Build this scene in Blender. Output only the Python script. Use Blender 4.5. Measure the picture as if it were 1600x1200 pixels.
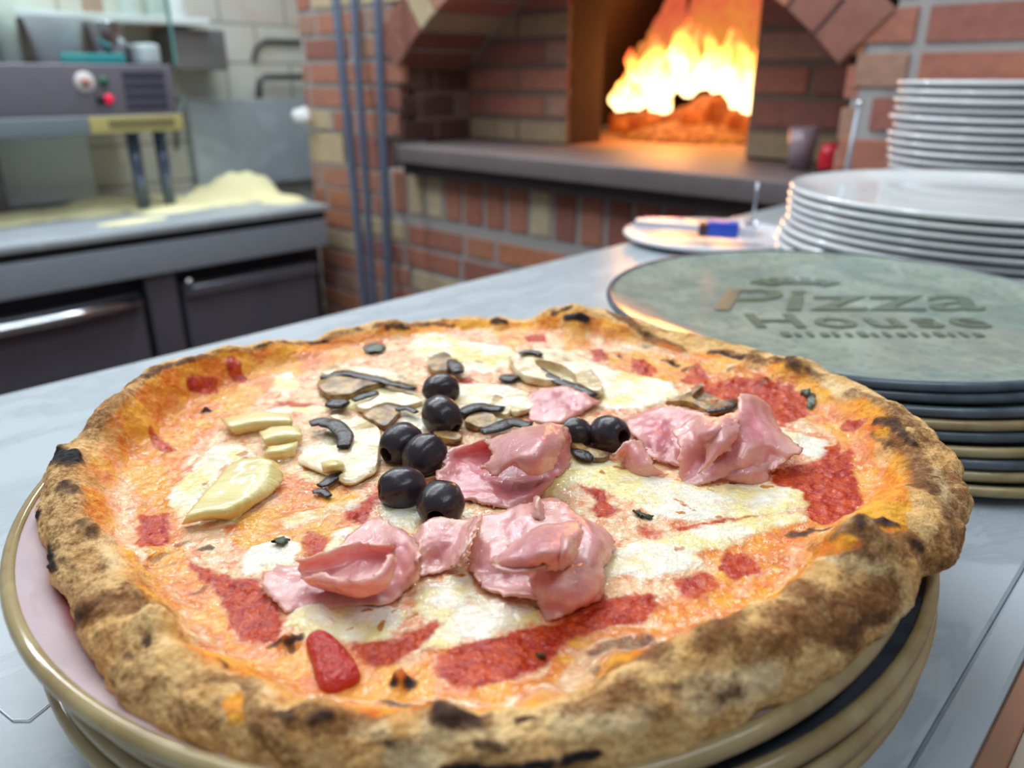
import bpy, bmesh, math, random
import numpy as np
from mathutils import Vector, Matrix
random.seed(7)
SC = bpy.context.scene
COL = SC.collection
for o in list(bpy.data.objects):
    bpy.data.objects.remove(o)

# ------------------------------------------------------------------ camera
ZC, PITCH = .205, math.radians(21.8)
cd = bpy.data.cameras.new('camera'); cam = bpy.data.objects.new('camera', cd); COL.objects.link(cam)
cd.sensor_width = 36.0; cd.sensor_fit = 'HORIZONTAL'; cd.lens = 27.0
cam.location = (0, 0, ZC); cam.rotation_euler = (math.pi/2 - PITCH, 0, 0)
cd.clip_start = .02; cd.clip_end = 30
cd.dof.use_dof = True; cd.dof.focus_distance = .285; cd.dof.aperture_fstop = 8.0
SC.camera = cam

# ------------------------------------------------------------------ world, lights, exposure
SC.view_settings.view_transform = 'Standard'
SC.view_settings.look = 'None'
SC.view_settings.exposure = -0.50
SC.view_settings.gamma = 1.0
SC.view_settings.use_curve_mapping = False
SC.cycles.use_denoising = True
SC.cycles.max_bounces = 8
SC.cycles.transparent_max_bounces = 16
SC.cycles.caustics_reflective = False; SC.cycles.caustics_refractive = False
SC.cycles.sample_clamp_indirect = 4.0
w = bpy.data.worlds.new('room_light'); SC.world = w; w.use_nodes = True
w.node_tree.nodes['Background'].inputs[0].default_value = (.80, .90, 1, 1)
w.node_tree.nodes['Background'].inputs[1].default_value = .38

AZ = math.radians(44); ROT = math.pi/2 - AZ                 # the counter runs along local x, the oven wall along local y
E1 = (math.sin(AZ), math.cos(AZ)); N1 = (-math.cos(AZ), math.sin(AZ))
def W(s, t, z=0.):
    return (s*E1[0] + t*N1[0], s*E1[1] + t*N1[1], z)

def area(name, loc, rot, sx, sy, power, col):
    l = bpy.data.lights.new(name, 'AREA'); l.shape = 'RECTANGLE'; l.size = sx; l.size_y = sy; l.energy = power; l.color = col
    o = bpy.data.objects.new(name, l); COL.objects.link(o); o.location = loc; o.rotation_euler = rot
    return o
# fluorescent tubes under the ceiling, parallel to the counter, then an added glint tube and a broad fill panel
area('tube_area_light', W(.45, 2.15, 1.45), (math.radians(-25), 0, ROT), 1.7, .12, 30, (.89, .955, 1))
area('tube_area_light', W(.30, -.45, 1.40), (0, 0, ROT), 1.3, .14, 9, (.89, .955, 1))
area('tube_area_light', W(.40, .70, 1.30), (0, 0, ROT), 1.3, .14, 14, (.89, .955, 1))
area('tube_area_light', (-.15, 2.25, 1.50), (math.radians(-35), 0, 0), 1.3, .11, 26, (.89, .955, 1))  # unseen tube, added to bring wet glints to the pizza
area('fill_panel_light', W(.60, 1.38, 1.6), (0, 0, ROT), 1.8, .6, 20, (.89, .955, 1))  # unseen soft panel, placed to brighten the kitchen on the left

# ------------------------------------------------------------------ helpers
def link(name, me, mat=None, parent=None):
    o = bpy.data.objects.new(name, me); COL.objects.link(o)
    if mat is not None:
        me.materials.append(mat)
    if parent is not None:
        o.parent = parent
    return o
def tag(o, label=None, cat=None, group=None, kind=None):
    if label: o['label'] = label
    if cat: o['category'] = cat
    if group: o['group'] = group
    if kind: o['kind'] = kind
    return o
def empty(name, loc=(0, 0, 0), rz=0., label=None, cat=None, group=None):
    o = bpy.data.objects.new(name, None); COL.objects.link(o); o.empty_display_size = .02
    o.location = loc; o.rotation_euler = (0, 0, rz)
    return tag(o, label, cat, group)
def pymesh(name, v, f, smooth=True):
    me = bpy.data.meshes.new(name); me.from_pydata([tuple(map(float, p)) for p in v], [], [tuple(map(int, q)) for q in f]); me.update()
    if smooth:
        me.polygons.foreach_set('use_smooth', [True]*len(me.polygons))
    return me
class MB:
    """Collects simple solids into one mesh."""
    def __init__(s): s.bm = bmesh.new()
    def box(s, x0, x1, y0, y1, z0, z1, bev=0., rot=None, at=(0, 0, 0)):
        r = bmesh.ops.create_cube(s.bm, size=1)
        vs = r['verts']
        for v in vs:
            v.co = Vector((x0 + (v.co.x+.5)*(x1-x0), y0 + (v.co.y+.5)*(y1-y0), z0 + (v.co.z+.5)*(z1-z0)))
        if bev > 0:
            es = list({e for v in vs for e in v.link_edges})
            q = bmesh.ops.bevel(s.bm, geom=es, offset=bev, segments=3, profile=.6, affect='EDGES')
            vs = list({v for f in q['faces'] for v in f.verts} | {v for v in vs if v.is_valid})
        if rot is not None:
            for v in vs: v.co = rot @ v.co + Vector(at)
        return s
    def tube(s, pts, rad, n=12, cap=True, flat=1.):
        pts = [Vector(p) for p in pts]
        rad = rad if hasattr(rad, '__len__') else [rad]*len(pts)
        rings = []; up = Vector((0, 0, 1))
        for i, p in enumerate(pts):
            d = (pts[min(i+1, len(pts)-1)] - pts[max(i-1, 0)]).normalized()
            a = d.cross(up)
            if a.length < 1e-3: a = d.cross(Vector((1, 0, 0)))
            a.normalize(); b = a.cross(d).normalized()
            rings.append([s.bm.verts.new(p + rad[i]*(a*math.cos(2*math.pi*k/n) + flat*b*math.sin(2*math.pi*k/n))) for k in range(n)])
        for q, r in zip(rings, rings[1:]):
            for k in range(n):
                s.bm.faces.new((q[k], q[(k+1) % n], r[(k+1) % n], r[k]))
        if cap:
            s.bm.faces.new(rings[0][::-1]); s.bm.faces.new(rings[-1])
        return s
    def lathe(s, prof, n=64, at=(0, 0, 0)):
        rings = []
        for (r, z) in prof:
            if r < 1e-6: rings.append([s.bm.verts.new((at[0], at[1], at[2]+z))])
            else: rings.append([s.bm.verts.new((at[0]+r*math.cos(2*math.pi*k/n), at[1]+r*math.sin(2*math.pi*k/n), at[2]+z)) for k in range(n)])
        for q, r in zip(rings, rings[1:]):
            for k in range(n):
                if len(q) == 1 and len(r) == 1: continue
                if len(q) == 1: s.bm.faces.new((q[0], r[k], r[(k+1) % n]))
                elif len(r) == 1: s.bm.faces.new((q[k], r[0], q[(k+1) % n]))
                else: s.bm.faces.new((q[k], r[k], r[(k+1) % n], q[(k+1) % n]))
        return s
    def build(s, name, mat, parent=None, smooth=False, ang=None):
        bmesh.ops.recalc_face_normals(s.bm, faces=s.bm.faces[:])
        me = bpy.data.meshes.new(name); s.bm.to_mesh(me); s.bm.free()
        if smooth or ang:
            me.polygons.foreach_set('use_smooth', [True]*len(me.polygons))
            if ang: me.set_sharp_from_angle(angle=math.radians(ang))
        return link(name, me, mat, parent)

class NT:
    def __init__(s, name):
        s.m = bpy.data.materials.new(name); s.m.use_nodes = True; s.t = s.m.node_tree; s.t.nodes.clear()
        s.out = s.t.nodes.new('ShaderNodeOutputMaterial')
    def n(s, typ, ins=None, **props):
        nd = s.t.nodes.new('ShaderNode'+typ)
        for k, v in props.items(): setattr(nd, k, v)
        for k, v in (ins or {}).items():
            s.set(nd.inputs[k], v)
        return nd
    def set(s, sock, v):
        if isinstance(v, bpy.types.NodeSocket): s.t.links.new(v, sock)
        elif isinstance(v, (tuple, list)) and len(v) == 3 and sock.type == 'RGBA': sock.default_value = (*v, 1)
        else: sock.default_value = v
    def mix(s, f, a, b):
        nd = s.t.nodes.new('ShaderNodeMix'); nd.data_type = 'RGBA'
        s.set(nd.inputs[0], f); s.set(nd.inputs[6], a); s.set(nd.inputs[7], b)
        return nd.outputs[2]
    def math(s, op, a, b=0., c=0., clamp=False):
        nd = s.t.nodes.new('ShaderNodeMath'); nd.operation = op; nd.use_clamp = clamp
        s.set(nd.inputs[0], a); s.set(nd.inputs[1], b); s.set(nd.inputs[2], c)
        return nd.outputs[0]
    def step(s, v, lo, hi):
        nd = s.t.nodes.new('ShaderNodeMapRange'); nd.interpolation_type = 'SMOOTHSTEP'
        s.set(nd.inputs[0], v); s.set(nd.inputs[1], lo); s.set(nd.inputs[2], hi)
        return nd.outputs[0]
    def co(s, which='Object'): return s.n('TexCoord').outputs[which]
    def noise(s, vec, scale, detail=4., rough=.55, dist=0.):
        return s.n('TexNoise', {'Vector': vec, 'Scale': scale, 'Detail': detail, 'Roughness': rough, 'Distortion': dist}).outputs['Fac']
    def bump(s, h, strength=.5, dist=.001, nrm=None):
        i = {'Height': h, 'Strength': strength, 'Distance': dist}
        if nrm is not None: i['Normal'] = nrm
        return s.n('Bump', i).outputs[0]
    def bsdf(s, col, rough=.5, **kw):
        i = {'Base Color': col, 'Roughness': rough}
        names = dict(metal='Metallic', normal='Normal', spec='Specular IOR Level', sss='Subsurface Weight', sssr='Subsurface Radius', ssss='Subsurface Scale', coat='Coat Weight', coatr='Coat Roughness', coatn='Coat Normal', alpha='Alpha', trans='Transmission Weight', ior='IOR', emit='Emission Color', emits='Emission Strength')
        for k, v in kw.items(): i[names[k]] = v
        b = s.n('BsdfPrincipled', i)
        s.t.links.new(b.outputs[0], s.out.inputs[0]); return s.m

def srgb(r, g, b):
    f = lambda c: c/12.92 if c <= .04045 else ((c+.055)/1.055)**2.4
    return (f(r/255), f(g/255), f(b/255))

def plain(name, col, rough=.5, var=.12, scale=30., bump=0., **kw):
    t = NT(name); p = t.co(); nz = t.noise(p, scale, 5)
    dark = tuple(c*(1-var) for c in col); lite = tuple(min(1, c*(1+var)) for c in col)
    if bump: kw['normal'] = t.bump(nz, bump, .002)
    return t.bsdf(t.mix(nz, dark, lite), rough, **kw)

# ------------------------------------------------------------------ numpy noise
_rng = np.random.RandomState(3)
_P = np.r_[_rng.permutation(256), np.zeros(0, int)]; _P = np.r_[_P, _P, _P]
_G = _rng.normal(size=(256, 3)); _G /= np.linalg.norm(_G, axis=1)[:, None]
def perlin(p):
    i = np.floor(p).astype(int); f = p - i; i &= 255
    u = f*f*f*(f*(f*6-15)+10); out = 0.
    for dx in (0, 1):
        for dy in (0, 1):
            for dz in (0, 1):
                g = _G[_P[_P[_P[i[:, 0]+dx] + i[:, 1]+dy] + i[:, 2]+dz]]
                d = f - np.array((dx, dy, dz))
                wgt = (u[:, 0] if dx else 1-u[:, 0])*(u[:, 1] if dy else 1-u[:, 1])*(u[:, 2] if dz else 1-u[:, 2])
                out = out + wgt*(g*d).sum(1)
    return out*1.5
def fbm(p, scale, octv=3, off=0., gain=.5):
    a, s, v = 1., scale, 0.
    for k in range(octv):
        v = v + a*perlin(p*s + off + 17.3*k); a *= gain; s *= 2.03
    return v
def sst(x, lo, hi):
    t = np.clip((x-lo)/(hi-lo), 0, 1); return t*t*(3-2*t)
# ------------------------------------------------------------------ counter, walls, floor
def room_obj(o):                                             # local axes: x along the counter, y along the oven wall
    o.rotation_euler = (0, 0, ROT); return o
def marble_material():
    t = NT('white_marble'); p = t.co()
    st = t.n('Mapping', {'Vector': p, 'Rotation': (0, 0, .5), 'Scale': (1, 3.2, 1)}).outputs[0]
    n1 = t.noise(st, 5, 8, .62, 1.2); n2 = t.noise(p, 60, 4)
    col = t.mix(t.step(n1, .40, .62), srgb(178, 187, 193), srgb(163, 174, 181))
    v = t.math('ABSOLUTE', t.math('SUBTRACT', n1, .5))
    col = t.mix(t.math('MULTIPLY', t.math('SUBTRACT', 1., t.step(v, 0., .03)), .35), col, srgb(142, 153, 161))
    return t.bsdf(col, t.math('MULTIPLY_ADD', n2, .15, .22), spec=.5)
MARBLE = marble_material()
DARKW = plain('dark_wood_panel', srgb(104, 58, 48), .35, .25, 20, .2)
TRIMW = plain('oak_edge_strip', srgb(168, 122, 96), .4, .15, 40, .2)
TRIML = plain('pale_edge_strip', srgb(190, 176, 158), .4, .1, 40)
c = empty('service_counter', (0, 0, 0), ROT, 'long white marble counter carrying the pizza and the plate stacks', 'counter')
MB().box(-.9, 1.39, .036, .598, -.03, 0, .003).build('marble_top', MARBLE, c, ang=30)
MB().box(-.9, 1.39, .0215, .0362, -.03, -.0008, .004).build('marble_edge', MARBLE, c, ang=30)
MB().box(-.9, 1.39, .06, .575, -1.05, -.03).build('cabinet_body', DARKW, c)
MB().box(-.9, 1.39, .013, .0215, -.05, -.004, .002).build('oak_edge', TRIMW, c, ang=30)
MB().box(-.9, 1.39, .009, .013, -.05, -.004, .001).build('pale_edge', TRIML, c, ang=30)
# things seen just past the counter's right hand edge
sh = empty('tray_shelf', (0, 0, 0), ROT, 'dark red brown shelf below the right edge of the counter', 'shelf')
MB().box(-.5, .9, -.36, -.006, -.13, -.10, .003).build('shelf_board', plain('red_brown_laminate', srgb(112, 62, 62), .25, .2, 14), sh, ang=30)
MB().box(-.5, .9, -.02, -.004, -.10, -.05, .002).build('shelf_lip', TRIMW, sh, ang=30)
for k in range(6):  # blue grey strips stand in for reflections on the glossy board
    MB().box(.10+.05*k, .112+.05*k, -.30, -.03, -.10, -.097, .001).build('reflection_streak', plain('blue_reflection_tone', srgb(140, 150, 172), .3), sh, ang=30)
th_ = MB().tube([(-0.1882, 0.2131, 0.0006), (-0.1783, 0.2062, 0.0006), (-0.1709, 0.2014, 0.0006), (-0.1654, 0.2014, 0.0006), (-0.1633, 0.2065, 0.0006), (-0.1615, 0.2122, 0.0006)], .0003, 6).build('thread', plain('clear_nylon_thread', srgb(232, 236, 240), .3))
tag(th_, 'thin pale nylon thread lying on the marble at the lower left', 'thread')

def floor_material():
    t = NT('dark_floor_tiles'); p = t.co()
    b = t.n('TexBrick', {'Vector': p, 'Color1': srgb(72, 62, 60), 'Color2': srgb(82, 70, 66), 'Mortar': srgb(52, 48, 48), 'Scale': 1., 'Mortar Size': .006, 'Brick Width': .3, 'Row Height': .3}, offset=0.)
    return t.bsdf(b.outputs[0], .35)
f = room_obj(MB().box(-2., 3.6, -1.2, 2.9, -1.15, -1.05).build('floor', floor_material())); tag(f, 'dark tiled kitchen floor', 'floor', kind='structure')

# ---- brickwork: every brick a block in one mesh, its fired colour stored per face
def brick_material():
    t = NT('old_brick'); p = t.co(); a = t.n('VertexColor', layer_name='fired').outputs[0]
    n1 = t.noise(p, 40, 6, .65); n2 = t.noise(p, 9, 3)
    hs = t.n('HueSaturation', {'Color': a, 'Value': t.math('MULTIPLY_ADD', n1, .7, .65)}).outputs[0]
    col = t.mix(t.math('MULTIPLY', t.step(n2, .5, .75), .3), hs, srgb(150, 120, 104))
    return t.bsdf(col, .85, normal=t.bump(n1, .5, .006))
BRICK = brick_material()
MORTAR = plain('grey_mortar', srgb(170, 166, 164), .9, .12, 50, .4)
SOOT = plain('sooty_refractory', srgb(64, 44, 38), .9, .35, 14, .4)
FIRED = [srgb(174, 112, 92), srgb(180, 122, 100), srgb(156, 100, 88), srgb(190, 126, 92), srgb(196, 176, 142), srgb(172, 132, 112), srgb(206, 190, 156)]
WGT = [5, 5, 4, 2, 2.2, 3, 1.2]
class Bricks:
    def __init__(s): s.v, s.f, s.c = [], [], []
    def quad(s, pts, out, depth, col, cham=.003):
        """pts: four corners on the wall face (3D); out: unit vector towards the room."""
        P = [Vector(p) for p in pts]; o = Vector(out); c = sum(P, Vector())/4
        i = len(s.v)
        s.v += [p - o*depth for p in P] + [p + o*.001 for p in P] + [c + (p-c)*(1-min(.25, cham/(p-c).length)) + o*.004 for p in P]
        q = [(8, 9, 10, 11)] + [(k, (k+1) % 4, 4+(k+1) % 4, 4+k) for k in range(4)] + [(4+k, 4+(k+1) % 4, 8+(k+1) % 4, 8+k) for k in range(4)]
        s.f += [tuple(i+j for j in r) for r in q]; s.c += [col]*len(q)
    def build(s, name, parent):
        me = bpy.data.meshes.new(name); me.from_pydata([tuple(v) for v in s.v], [], s.f); me.update()
        ca = me.color_attributes.new('fired', 'FLOAT_COLOR', 'CORNER'); cols = []
        for p in me.polygons: cols += [(*s.c[p.index], 1.)]*p.loop_total
        ca.data.foreach_set('color', np.array(cols, np.float32).ravel())
        bm = bmesh.new(); bm.from_mesh(me); bmesh.ops.recalc_face_normals(bm, faces=bm.faces[:]); bm.to_mesh(me); bm.free()
        return link(name, me, BRICK, parent)
rb = random.Random(21)
def fired(w=None): return rb.choices(FIRED, w or WGT)[0]
S0 = 1.40
oven = empty('pizza_oven', (0, 0, 0), ROT, 'brick pizza oven with an arched mouth and a fire burning inside', 'oven')
AC, AR, AW = -.369, .843, .112                                # arch centre height, inner radius, ring width (about t = 1.178)
AT = 1.178
def arch_z(t): return AC + math.sqrt(max(0, AR*AR-(t-AT)**2))
ZT_, BL, BH, MO = .82, .245, .067, .016
jamb = {0: (.560, 1.790), 1: (.515, 1.775), 2: (.550, 1.765)}
fb = Bricks()
def face_brick(t0, t1, z0, z1, col=None, s=S0):
    if t1-t0 < .012: return
    fb.quad([(s, t0, z0), (s, t1, z0), (s, t1, z1), (s, t0, z1)], (-1, 0, 0), .02, col or fired())
def row(z0, z1, spans, off):
    for (a, b) in spans:
        t = a - off
        while t < b:
            L = BL if rb.random() > .25 else .118
            x0, x1 = max(a, t), min(b, t+L-MO)
            face_brick(x0, x1, z0, z1); t += L
for k in range(-2, 12):                                        # courses above the slab, shelf top at .055
    z0 = .055+BH*k; z1 = z0+BH-MO
    if z1 > ZT_: break
    if k < 0: continue
    if k in jamb: sp = [(-.6, jamb[k][0]), (jamb[k][1], 2.25)]
    else:
        zz = z0 + .03
        rr = (AR+AW*.45)**2-(zz-AC)**2
        h = math.sqrt(rr) if rr > 0 else 0
        sp = [(-.6, AT-h), (AT+h, 2.25)] if h > .05 else [(-.6, 2.25)]
    row(z0, z1, sp, .12*(k % 2)+.03)
t = 1.83                                                       # soldier course under the slab
while t > -.6:
    wd = .061 + rb.uniform(-.004, .006); face_brick(t-wd, t, -.158, -.046, fired([5, 4, 4, 1, 4, 2, 4])); t -= wd+MO
row(-.046, .043, [(1.85, 2.25)], .03); row(-.113, -.058, [(1.85, 2.25)], .13); row(-.180, -.125, [(1.85, 2.25)], .03)
for k in range(0, 13):
    z1 = -.192-BH*k; row(z1-BH+MO, z1, [(-.6, 2.25)], .12*(k % 2)+.05)
fb.build('brick_face', oven)
m = MB()
m.box(S0+.001, S0+.10, -.6, .50, .055, .90); m.box(S0+.001, S0+.10, 1.80, 2.25, .055, .90); m.box(S0+.001, S0+.10, -.6, 2.25, -1.05, -.040)
m.box(S0+.001, S0+.02, .50, 1.80, .60, .90)
mm = m.bm                                                     # spandrels around the arch ring
N = 40
for side in (-1, 1):
    prev = None
    for i in range(N+1):
        tt = AT + side*(.640*i/N); zi = arch_z(tt) if abs(tt-AT) < .585 else .24
        a = [mm.verts.new((s, tt, z)) for s in (S0+.001, S0+.26) for z in (zi, .62)]
        if prev:
            mm.faces.new((prev[0], a[0], a[1], prev[1])); mm.faces.new((prev[2], prev[3], a[3], a[2])); mm.faces.new((prev[0], prev[2], a[2], a[0]))
        prev = a
m.box(S0+.001, S0+.26, .47, .552, .055, .30); m.box(S0+.001, S0+.26, 1.795, 1.83, .055, .30)
m.build('mortar_body', MORTAR, oven)
ab = Bricks()                                                 # arch ring of radial bricks
a0 = math.asin(.600/AR); nv = 19; da = 2*a0/nv
for i in range(nv):
    p, q = -a0+da*i+.0035, -a0+da*(i+1)-.0035
    P = lambda an, r: (S0-.004, AT-r*math.sin(an), AC+r*math.cos(an))
    ab.quad([P(p, AR), P(q, AR), P(q, AR+AW), P(p, AR+AW)], (-1, 0, 0), .25, fired([3, 5, 2, 5, 3, 4, 1]) if 1 < i < nv-2 else srgb(150, 98, 84))
ab.build('arch_ring', oven)
vb = Bricks()                                                 # inside of the mouth: left cheek, inner face with the fire door
SD = 1.66
D0, D1, DZ = .872, 1.400, .36
for k in range(0, 7):
    z0 = .038+BH*k; z1 = z0+BH-MO
    for j in range(2):
        x0 = S0+.13*j-.06*(k % 2); x1 = x0+.118
        if x1 > S0+.01: vb.quad([(max(S0, x0), 1.772, z0), (min(SD, x1), 1.772, z0), (min(SD, x1), 1.772, z1), (max(S0, x0), 1.772, z1)], (0, -1, 0), .02, srgb(84, 56, 50))
        if x1 > S0+.01: vb.quad([(max(S0, x0), .562, z0), (min(SD, x1), .562, z0), (min(SD, x1), .562, z1), (max(S0, x0), .562, z1)], (0, 1, 0), .02, fired([2, 4, 1, 4, 0, 3, 0]))
    spans = [(.56, D0), (D1, 1.775)] if z0 < .42 else [(.56, 1.775)]
    for (a, b) in spans:
        t = a-.10*(k % 2)-.04
        while t < b:
            x0, x1 = max(a, t), min(b, t+.215)
            if x1-x0 > .015:
                lt = (k == 0 and a < 1) or (a > 1 and k in (0, 4))
                vb.quad([(SD, x0, z0), (SD, x1, z0), (SD, x1, z1), (SD, x0, z1)], (-1, 0, 0), .02, srgb(168, 146, 116) if lt else fired([4, 3, 5, 2, 0, 2, 0]))
            t += .227
vb.build('mouth_brick', oven)
m = MB()
d_ = MB()
d_.box(SD+.012, SD+.15, .40, D0, .0, .60); d_.box(SD+.012, SD+.15, D1, 2.0, .0, .60); d_.box(SD+.012, SD+.15, D0, D1, .47, .60)
d_.build('door_surround', plain('blackened_door_surround', srgb(58, 40, 34), .9, .3, 20, .3), oven)
SM = plain('sooty_mortar', srgb(128, 108, 98), .9, .25, 30, .3)
for b_ in ((S0+.05, SD, 1.775, 1.80, .036, .60), (S0+.05, SD, .54, .559, .036, .60), (SD+.0005, SD+.012, .56, D0, .036, .60), (SD+.0005, SD+.012, D1, 1.775, .036, .60)):
    MB().box(*b_).build('mouth_mortar', SM, oven)
m = MB(); bm_ = m.bm                                            # fire chamber: vaulted brick cave
ring0 = None
for i in range(25):
    a = math.pi*i/24
    q = [bm_.verts.new((s, 1.15-.62*math.cos(a), .04+.62*math.sin(a))) for s in (SD+.151, 2.75)]
    if ring0: bm_.faces.new((ring0[0], q[0], q[1], ring0[1]))
    ring0 = q
m.box(2.75, 2.80, .3, 2.0, 0, .8)
m.build('fire_chamber', SOOT, oven)
slab_m = plain('grey_hearth_stone', srgb(112, 102, 102), .55, .22, 18, .3)
MB().box(1.33, SD, .601, 1.735, -.010, .034, .006).build('hearth_slab', slab_m, oven, ang=30)
MB().box(SD+.0005, 2.75, .40, 1.90, -.02, .033).build('hearth_floor', plain('fire_clay_floor', srgb(176, 130, 98), .6, .2, 10, .2), oven)
MB().box(1.355, S0+.02, .605, 1.72, -.042, -.010).build('slab_support', plain('painted_recess_shade', srgb(58, 46, 46), .6), oven)  # dark tone paints the shadow in the recess under the slab

# ---- left wall of pale blocks behind the dough counter
def block_material():
    t = NT('pale_block_wall'); p = t.co()
    v = t.n('Mapping', {'Vector': p, 'Rotation': (math.pi/2, 0, 0)}).outputs[0]
    b = t.n('TexBrick', {'Vector': v, 'Color1': srgb(214, 217, 206), 'Color2': srgb(206, 198, 188), 'Mortar': srgb(160, 162, 154), 'Scale': 1., 'Mortar Size': .006, 'Mortar Smooth': .3, 'Bias': -.2, 'Brick Width': .25, 'Row Height': .125})
    n1 = t.noise(p, 8, 4)
    return t.bsdf(t.mix(t.math('MULTIPLY', t.step(n1, .5, .75), .4), b.outputs[0], srgb(206, 176, 156)), .7)
wl = room_obj(MB().box(-2., 3.2, 2.70, 2.80, -1.05, 1.2).build('wall_left', block_material())); tag(wl, 'pale block wall behind the dough counter', 'wall', kind='structure')
wb = room_obj(MB().box(1.74, 3.2, 2.25, 2.698, -1.05, 1.2).build('wall_back', MORTAR)); tag(wb, 'rendered wall between the oven and the block wall', 'wall', kind='structure')
# ------------------------------------------------------------------ dough counter on the left
STEELF = plain('stainless_steel_front', srgb(164, 176, 188), .42, .08, 25, metal=.3)
DARKST = plain('dark_steel_door', srgb(112, 114, 124), .28, .12, 12, metal=.4)
BLACKR = plain('plain_black', srgb(26, 24, 30), .6)
BRIGHT = plain('polished_steel_handle', srgb(214, 218, 222), .16, .04, metal=1.)
d = empty('dough_counter', (0, 0, 0), ROT, 'stainless steel dough counter with a marble top along the pale block wall', 'counter')
MB().box(-.9, 1.335, 2.07, 2.675, -.178, -.160, .003).build('marble_top', MARBLE, d, ang=30)
MB().box(-.9, 1.325, 2.085, 2.67, -.202, -.178).build('dark_strip', BLACKR, d)  # black strip between the marble top and the steel apron
MB().box(-.9, 1.325, 2.078, 2.67, -.285, -.202, .004).build('steel_apron', STEELF, d, ang=30)
MB().box(-.9, 1.325, 2.14, 2.67, -1.0, -.285).build('cabinet_body', BLACKR, d)
for x0, x1 in ((-.62, .02), (.10, .745), (.86, 1.28)):
    dd = MB().box(x0, x1, 2.095, 2.14, -.98, -.335, .006).build('cabinet_door', DARKST, d, ang=30)
    if x0 < .8:
        MB().tube([(x0+.01, 2.085, -.350), (x0+.2, 2.078, -.352), (x1-.2, 2.078, -.352), (x1-.01, 2.085, -.350)], .021, 16, True, .8).build('door_handle', BRIGHT, dd, True)
    else:
        MB().box(x0, x1, 2.08, 2.097, -.365, -.335, .004).build('door_handle', DARKST, dd, ang=30)
        MB().lathe([(0, -.012), (.010, -.008), (.012, 0), (.010, .008), (0, .012)], 16, (x0+.012, 2.083, -.322)).build('knob', BRIGHT, dd, True)
MB().box(.765, .845, 2.10, 2.14, -.98, -.29, .004).build('corner_post', DARKST, d, ang=30)
# upright marble splash slab at the corner
sl = room_obj(MB().box(1.20, 1.70, 2.655, 2.675, -.158, .132, .003).build('splash_slab', MARBLE, None, ang=30)); tag(sl, 'upright white marble slab standing at the corner of the dough counter', 'slab')
# semolina flour
FLOUR = plain('semolina_flour', srgb(246, 240, 190), .9, .05, 60, .4)
def flour():
    s0, s1, t0, t1, n, m = .45, 1.335, 2.085, 2.65, 120, 76
    u, v = np.meshgrid(np.linspace(s0, s1, n), np.linspace(t0, t1, m), indexing='ij'); X, Y = u.ravel(), v.ravel()
    p = np.c_[X, Y, X*0]; z = 0*X
    for (cx, cy, rx, ry, h, sd) in ((1.235, 2.46, .19, .15, .066, 2.2), (1.12, 2.42, .20, .12, .030, 3.7), (.86, 2.50, .26, .14, .028, 7.7), (.60, 2.48, .2, .12, .015, 1.7), (.80, 2.20, .10, .035, .006, 4.1), (1.28, 2.25, .07, .07, .018, 5.3), (.98, 2.33, .14, .07, .012, 9.3)):
        rr = np.hypot((X-cx)/rx, (Y-cy)/ry) + .25*fbm(p, 8, 3, sd)
        z = np.maximum(z, h*np.sin(np.clip(1-rr, 0, 1)*np.pi/2)**1.3*(1+.3*fbm(p, 14, 3, sd+5)))
    keep = z > .0006
    V = np.c_[X, Y, -.1599+z]; idx = np.arange(n*m).reshape(n, m)
    F = np.stack([idx[:-1, :-1], idx[1:, :-1], idx[1:, 1:], idx[:-1, 1:]], -1).reshape(-1, 4)
    F = F[keep[F].any(1)]; used, inv = np.unique(F, return_inverse=True)
    o = room_obj(link('semolina_flour', pymesh('semolina_flour', V[used], inv.reshape(-1, 4)), FLOUR))
    tag(o, 'pale yellow semolina flour heaped and scattered along the dough counter', 'flour', kind='stuff')
flour()
# dough press
mc = empty('dough_press', W(0, 0, 0), ROT, 'dark steel dough press with dial and buttons above the floured counter', 'machine')
BODYM = plain('dark_brushed_housing', srgb(116, 114, 124), .4, .1, 30, metal=.15)
MB().box(.30, 1.01, 2.30, 2.62, .108, .236, .006).build('housing', BODYM, mc, ang=30)
MB().box(.30, 1.012, 2.292, 2.62, .062, .108, .004).build('lower_band', plain('grey_blue_band', srgb(120, 132, 138), .35, .08, 20), mc, ang=30)
yl = MB().box(.764, 1.014, 2.288, 2.294, .064, .106, .001).build('yellow_strip', plain('yellow_tape', srgb(188, 178, 112), .5), mc, ang=30)
q = MB()
for k in range(18): q.box(.812+.010*k, .818+.010*k, 2.2868, 2.289, .074, .097)
q.build('ruler_marks', plain('dark_print', srgb(90, 88, 70), .5), yl)
MB().lathe([(0, .004), (.022, .004), (.026, 0), (.026, -.01)], 28).build('dial', plain('white_dial', srgb(210, 206, 204), .35), mc, True).matrix_local = Matrix.Translation((.775, 2.300, .192)) @ Matrix.Rotation(math.pi/2, 4, 'X')
MB().lathe([(0, .018), (.008, .017), (.010, .004)], 20).build('dial_cap', plain('orange_brown_cap', srgb(176, 110, 90), .4), mc, True).matrix_local = Matrix.Translation((.775, 2.300, .192)) @ Matrix.Rotation(math.pi/2, 4, 'X')
def button(nm, s_, z, col, em=0.):
    t = NT(nm); m_ = t.bsdf(col, .3, emit=col, emits=em) if em else t.bsdf(col, .3)
    b = MB().lathe([(0, .010), (.009, .009), (.012, .003), (.012, -.006)], 20).build('button', m_, mc, True)
    b.matrix_local = Matrix.Translation((s_, 2.300, z)) @ Matrix.Rotation(math.pi/2, 4, 'X')
    b['label'] = nm.replace('_', ' ')
button('green_button', .822, .194, srgb(20, 96, 66)); button('red_lit_button', .827, .150, srgb(226, 10, 70), .7); button('black_button', .806, .150, srgb(26, 24, 34))
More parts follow.
